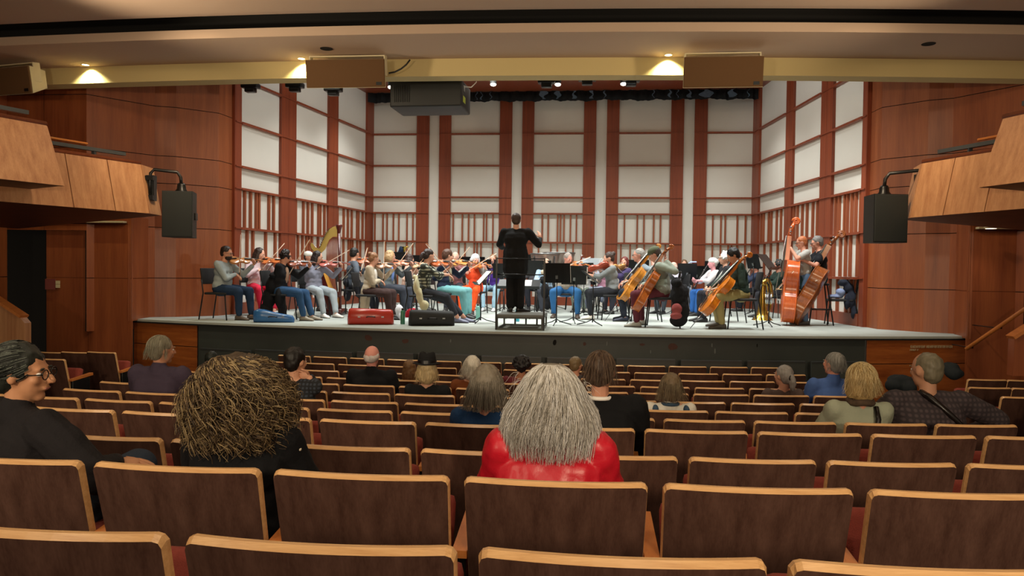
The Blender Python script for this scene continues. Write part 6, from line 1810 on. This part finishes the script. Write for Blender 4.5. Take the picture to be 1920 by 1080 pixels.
# 3 woman in the red jacket
M_, s_, r_, J = listener('woman with shaggy silver grey hair in a bright red leather jacket, from behind', 1, 1033, 684,
    dict(top=plain('red_leather', '#c01a2c', rough=.38, vary=.06, bump=.25, bscale=26), topname='jacket', pants='#22242c', hairc='#8c8468', hair='none', fem=True, skin='#d29c84', vox=.009, bulk=1.12, lean=-.06, loose=.028, sleeve='long', cdisp=.012, collar=True), dy=.03)
hc = J['hc']; mt = [hairmat('#bab7b0'), hairmat('#e8e7e4'), hairmat('#918b80'), hairmat('#d2cec6')]
mb = MB(); mb.mat(hairmat('#7d786c')); n = 28; vv = []
prof = [(.0, .122), (.035, .118), (.065, .10), (.085, .07), (.096, .03), (.104, -.02), (.114, -.07), (.122, -.12), (.118, -.16), (.09, -.175), (.0, -.17)]
for q, z in prof:
    for k in range(n):
        a = 2 * PI * k / n; x, y = q * math.cos(a) * (1.02 + .34 * min(1, max(0, (.10 - z) / .16))), q * math.sin(a) * 1.05
        if y > .03 and z < .05: y = .03 + (y - .03) * .2
        nz_ = noise.noise(V((math.cos(a) * 3, math.sin(a) * 3, z * 6))) * .012 * min(1, (.12 - z) * 10)
        vv.append(hc + V((x + nz_ * math.cos(a), y - .012 + nz_ * math.sin(a), z)))
mb.add(vv, [(i * n + (k + 1) % n, i * n + k, (i + 1) * n + k, (i + 1) * n + (k + 1) % n) for i in range(len(prof) - 1) for k in range(n)], True)
mb.build('hair_mass', parent=r_)
def g3(r):
    a = r.uniform(PI * .80, 2 * PI * 1.1); sgn = 1; top_ = r.random() < .55
    p0 = V((.012 * math.cos(a), -.01, .122)) if top_ else None
    z0 = .118 if top_ else r.uniform(.06, -.10); out = []; wv = r.uniform(.003, .011); ph = r.uniform(0, 6.28); k = 12
    zend = r.uniform(-.13, -.235) if r.random() < .75 else r.uniform(-.05, -.12); lift = r.uniform(.0, .022); da = r.uniform(-.12, .12)
    for i in range(k + 1):
        t = i / k; z = z0 + (zend - z0) * t
        q = 0
        for j in range(len(prof) - 2):
            if prof[j + 1][1] <= z <= prof[j][1]:
                f = (prof[j][1] - z) / (prof[j][1] - prof[j + 1][1]); q = prof[j][0] * (1 - f) + prof[j + 1][0] * f
        if z < -.15: q = .12 - (z + .15) * -.12
        q += .003 + lift * t; aa = a + da * t + wv * 6 * math.sin(ph + t * 7)
        x, y = q * math.cos(aa) * (1.02 + .34 * min(1, max(0, (.10 - z) / .16))), q * math.sin(aa) * 1.05
        if y > .03 and z < .05: y = .03 + (y - .03) * .2
        out.append(hc + V((x, y - .012 + wv * math.sin(ph + t * 9), z)))
    return out
add_strands(r_, 'hair_strands', g3, mt, 3000, .0014, 12)
def g3b(r):
    a = r.uniform(PI, 2 * PI); base = hc + V((.125 * math.cos(a), .10 * math.sin(a) - .01, r.uniform(-.12, .10)))
    d = V((math.cos(a) * .8, math.sin(a) * .5, r.uniform(-.9, .0))).normalized()
    return ribbon_strand(r, base, d, r.uniform(.05, .09), 8, r.uniform(.003, .008), 0, grav=1.4, wave=r.uniform(.5, 1.2))
add_strands(r_, 'loose_strands', g3b, mt, 160, .0007, 13)

def softhair(r_, J, cols, n, seed, zlow=-.11, R_=(.10, .105, .10), wv=.0, cz=.03, rad=.0013, cy=-.024, L=(.10, .16)):
    """combed strands lying on the hair"""
    H = Matrix((tuple(J['hr']), tuple(J['hf']), tuple(J['hu']))).transposed(); hc = J['hc']
    def g(r):
        for _ in range(20):
            th = r.uniform(0, 2 * PI); ph = r.uniform(-.7, 1.5)
            dn = V((math.sin(th) * math.cos(ph), math.cos(th) * math.cos(ph), math.sin(ph)))
            if not (dn.y > .35 and dn.z < .45): break
        p = V((dn.x * R_[0], cy + dn.y * R_[1], cz + dn.z * R_[2])); out = []; d = V((dn.x * .3 + r.uniform(-.15, .15), dn.y * .2 - .15, -1)).normalized(); LL = r.uniform(*L); ph0 = r.uniform(0, 6)
        for i in range(8):
            q = p + d * (LL * i / 7); q.x += wv * math.sin(ph0 + i)
            c = V((q.x / R_[0], (q.y - cy) / R_[1], (q.z - cz) / R_[2]))
            f = c.length
            if q.z > cz or f < 1.01: q = V((c.x / f * R_[0] * 1.015, cy + c.y / f * R_[1] * 1.015, cz + c.z / f * R_[2] * 1.015))
            if q.z < zlow: q.z = zlow
            out.append(hc + H @ q)
        return out
    add_strands(r_, 'hair_strands', g, [hairmat(c) for c in cols], n, rad, seed)

# the rest of the house
_, _, r_, J = listener('woman with smooth grey brown bob and blue top, just left of the red jacket', 3, 913, 687, dict(top='#1f3e66', pants='#22242c', hairc='#7c7466', hair='bob', hairv=1.12, fem=True, skin='#cf9a82', vox=.010, lean=-.16), dy=.0)
softhair(r_, J, ['#7c7466', '#958d7e', '#686154'], 900, 21, zlow=-.13, R_=(.108, .112, .125), cz=-.005, L=(.14, .2))
_, _, r_, J = listener('man with thinning brown hair, white collar and black coat, right of the red jacket', 3, 1126, 659, dict(top='#0e0f12', topname='coat', pants='#15151a', hairc='#4a3a2e', skin='#c08a70', vox=.010, bulk=1.22, loose=.03, lean=-.06, head=(R(-16), 0, 0)))
softhair(r_, J, ['#5a4636', '#77614c', '#3f3026'], 500, 22, R_=(.087, .099, .094), zlow=-.065, L=(.05, .1))
mb = MB(); mb.mat(M_paper); mb.tube([J['neck'] + V((.062 * math.cos(a), .062 * math.sin(a) - .01, .02)) for a in [2 * PI * i / 16 for i in range(17)]], .012, 8); mb.build('white_collar', parent=r_)
_, _, r_, J = listener('person with short light brown hair in a cream and blue shirt, centre right', 5, 1258, 699, dict(top='#d8d6cc', pants='#33363c', hairc='#6b5a42', hair='bob', hairv=.98, fem=True, skin='#cc9a80', collar=True, lean=-.24))
softhair(r_, J, ['#7a6a50', '#8f8064', '#5c4c38'], 500, 23, R_=(.094, .100, .110), cz=.005)
mb = MB(); mb.mat(cloth('#3c5268'))
for s in (-1, 1): mb.ell(J['neck'] + V((s * .13, -.03, -.035)), (.03, .07, .045))
mb.tube([J['neck'] + V((.064 * math.cos(a), .064 * math.sin(a) - .01, .018)) for a in [PI + PI * i / 10 for i in range(11)]], .016, 8); mb.build('dark_collar', parent=r_)
_, _, r_, J = listener('woman with grey hair in a low ponytail with black hair tie, right side', 7, 1471, 685, dict(top='#5a4c48', pants='#222228', hairc='#8b8884', hair='pony', fem=True, skin='#c9967c', lean=-.20, head=(R(30), 0, 0)))
mb = MB(); mb.mat(M_ebony); mb.tube([J['hc'] - J['hf'] * .118 + J['hr'] * .032 * math.cos(a) + J['hu'] * .032 * math.sin(a) for a in [2 * PI * i / 12 for i in range(13)]], .009, 6); mb.build('hair_tie', parent=r_)
_, _, r_, J = listener('grey haired man in bright blue shirt looking slightly left, right side', 7, 1564, 661, dict(top='#4a68a6', pants='#222228', hairc='#83827c', skin='#d09078', lean=-.06, collar=True, head=(R(28), R(-6), 0), bulk=1.1, vest=None))
softhair(r_, J, ['#8f8e88', '#a9a8a2', '#6c6b66'], 400, 25, R_=(.088, .100, .095), zlow=-.06, L=(.04, .08))
_, _, r_, J = listener('woman with short blonde hair, leopard scarf and sage sweater, right side', 4, 1615, 684, dict(top='#9aa08c', pants='#222228', hairc='#b89c68', hair='bob', hairv=1.02, fem=True, skin='#cf947a', vox=.011, lean=-.16, head=(R(14), 0, 0), loose=.02, bulk=1.1))
softhair(r_, J, ['#c8ae78', '#dcc898', '#9c8252'], 800, 26, R_=(.100, .105, .108), wv=.006, zlow=-.08, L=(.06, .12))
mb = MB(); mb.mat(plain('leopard_scarf', '#4a3a2c', vary=.7, vscale=40, rough=.9)); mb.tube([J['neck'] + V((.072 * math.cos(a), .072 * math.sin(a) - .01, .03 + .006 * math.sin(a * 3))) for a in [2 * PI * i / 16 for i in range(17)]], .024, 8); mb.build('scarf', parent=r_)
mb = MB(); mb.mat(M_ebony); a = J['neck'] + V((.085, -.06, .0)); mb.tube([a, a + V((-.01, -.06, -.07)), a + V((-.035, -.075, -.22)), a + V((-.05, -.06, -.4))], .018, 6); mb.build('bag_strap', parent=r_)
_, _, r_, J = listener('broad man with close cropped grey hair in a dark checked shirt with black strap', 4, 1742, 662, dict(top=check('check_plum', '#2c2428', '#453a3d', 60), pants='#222228', hairc='#6c6552', hairv=.97, skin='#b8886c', vox=.011, lean=-.02, bulk=1.42, loose=.03, head=(R(22), 0, 0), hands=((-.2, .35, .62), (.42, .22, .70)), elbows=((-1, -.3, -.5), (1, -.2, -.3)), hs=1.06))
mb = MB(); mb.mat(M_ebony); a = J['neck'] + V((-.04, -.09, .01)); mb.tube([a + V((-.02, .07, .02)), a, a + V((.10, -.055, -.10)), a + V((.22, -.07, -.22)), a + V((.30, -.02, -.34))], [.02] * 5, 6); mb.build('bag_strap', parent=r_)
_, _, r_, J = listener('grey haired man in plum coloured jacket on the left side', 5, 299, 630, dict(top='#443a4a', topname='jacket', pants='#222228', hairc='#8a8470', skin='#c08a6c', vox=.011, lean=.0, bulk=1.25, loose=.03, head=(R(-30), 0, 0), collar=True))
softhair(r_, J, ['#8a8470', '#a8a48e', '#6c6652'], 450, 28, R_=(.088, .100, .095), zlow=-.07, L=(.05, .09))
listener('dark haired head half hidden behind the curly maned woman', 8, 397, 659, dict(top='#20282a', pants='#222228', hairc='#1c2420', skin='#8a6a54', lean=-.1))
_, _, r_, J = listener('black haired man in dark checked shirt with hand raised to his neck', 5, 551, 652, dict(top=check('check_dark', '#14171c', '#343c48', 60), pants='#222228', hairc='#14110f', skin='#cf9a7c', lean=-.02, bulk=1.05, head=(R(-20), R(4), 0), hands=((-.2, .3, .6), (.13, .02, 1.0)), elbows=((-1, -.3, -.5), (.7, .3, -1.4)), hdir=((0, 1, 0), (-.9, -.2, .3)), hpalm=((0, 0, -1), (-.2, -.9, 0))), dy=-.02)
_, _, r_, J = listener('bald pink scalped man with white fringe and black shirt', 7, 697, 648, dict(top='#14161a', pants='#222228', hairc='#cfc8c4', hair='bald', skin='#dd9a8c', lean=-.02, bulk=1.25, collar=True, loose=.026))
_, _, r_, J = listener('blond person wearing a black fedora and black top', 6, 801, 672, dict(top='#17191c', pants='#222228', hairc='#cdb88c', hair='bob', hairv=1.0, hat='fedora', hatc='#1b1c1e', skin='#cfa084', lean=-.14, bulk=1.05, fem=True))
softhair(r_, J, ['#d8c69c', '#bfa878'], 350, 31, R_=(.100, .103, .108), cz=-.005, L=(.05, .1), zlow=-.125)
listener('brown haired person leaning left of the fedora', 8, 768, 675, dict(top='#9a9460', pants='#222228', hairc='#7a5c3c', hair='long', fem=True, skin='#c89478', lean=-.16))
_, _, r_, J = listener('white haired person in rust brown top, right of the fedora', 7, 883, 668, dict(top='#7a4424', pants='#222228', hairc='#cfcabc', hair='bob', hairv=1.08, fem=True, skin='#cfa084', lean=-.14, head=(R(20), 0, R(8))))
softhair(r_, J, ['#d8d4c6', '#bdb8a8'], 400, 33, R_=(.104, .108, .118), cz=-.005)
listener('person with short dark curly hair behind the silver haired woman', 8, 978, 667, dict(top='#6a2c34', pants='#222228', hairc='#1b1a1c', hair='curly', hairv=1.0, skin='#a87458', lean=-.1))
listener('person with tousled light brown hair beside the black coated man', 9, 1079, 669, dict(top='#3a3c44', pants='#222228', hairc='#7c6a4c', hair='cap', skin='#d09a7e', lean=-.1, head=(R(-35), 0, 0)))
# clothes left on seats at the right
for (pts, col, lab, nm, sd) in (([(1690, 712, 8.0, (.14, .12, .05)), (1680, 722, 7.95, (.10, .1, .06)), (1704, 728, 7.9, (.08, .09, .08))], '#1c2226', 'crumpled black puffer jacket left of the cropped haired man', 'jacket', 3),
                           ([(1783, 692, 8.3, (.08, .1, .07)), (1790, 700, 8.25, (.09, .08, .06))], '#20262a', 'black jacket on a seat behind the cropped haired man\'s head', 'jacket', 5)):
    coat([(tuple(aty(u, v, Y)), r_) for u, v, Y, r_ in pts], lab, col, nm, 'jacket', seed=sd)
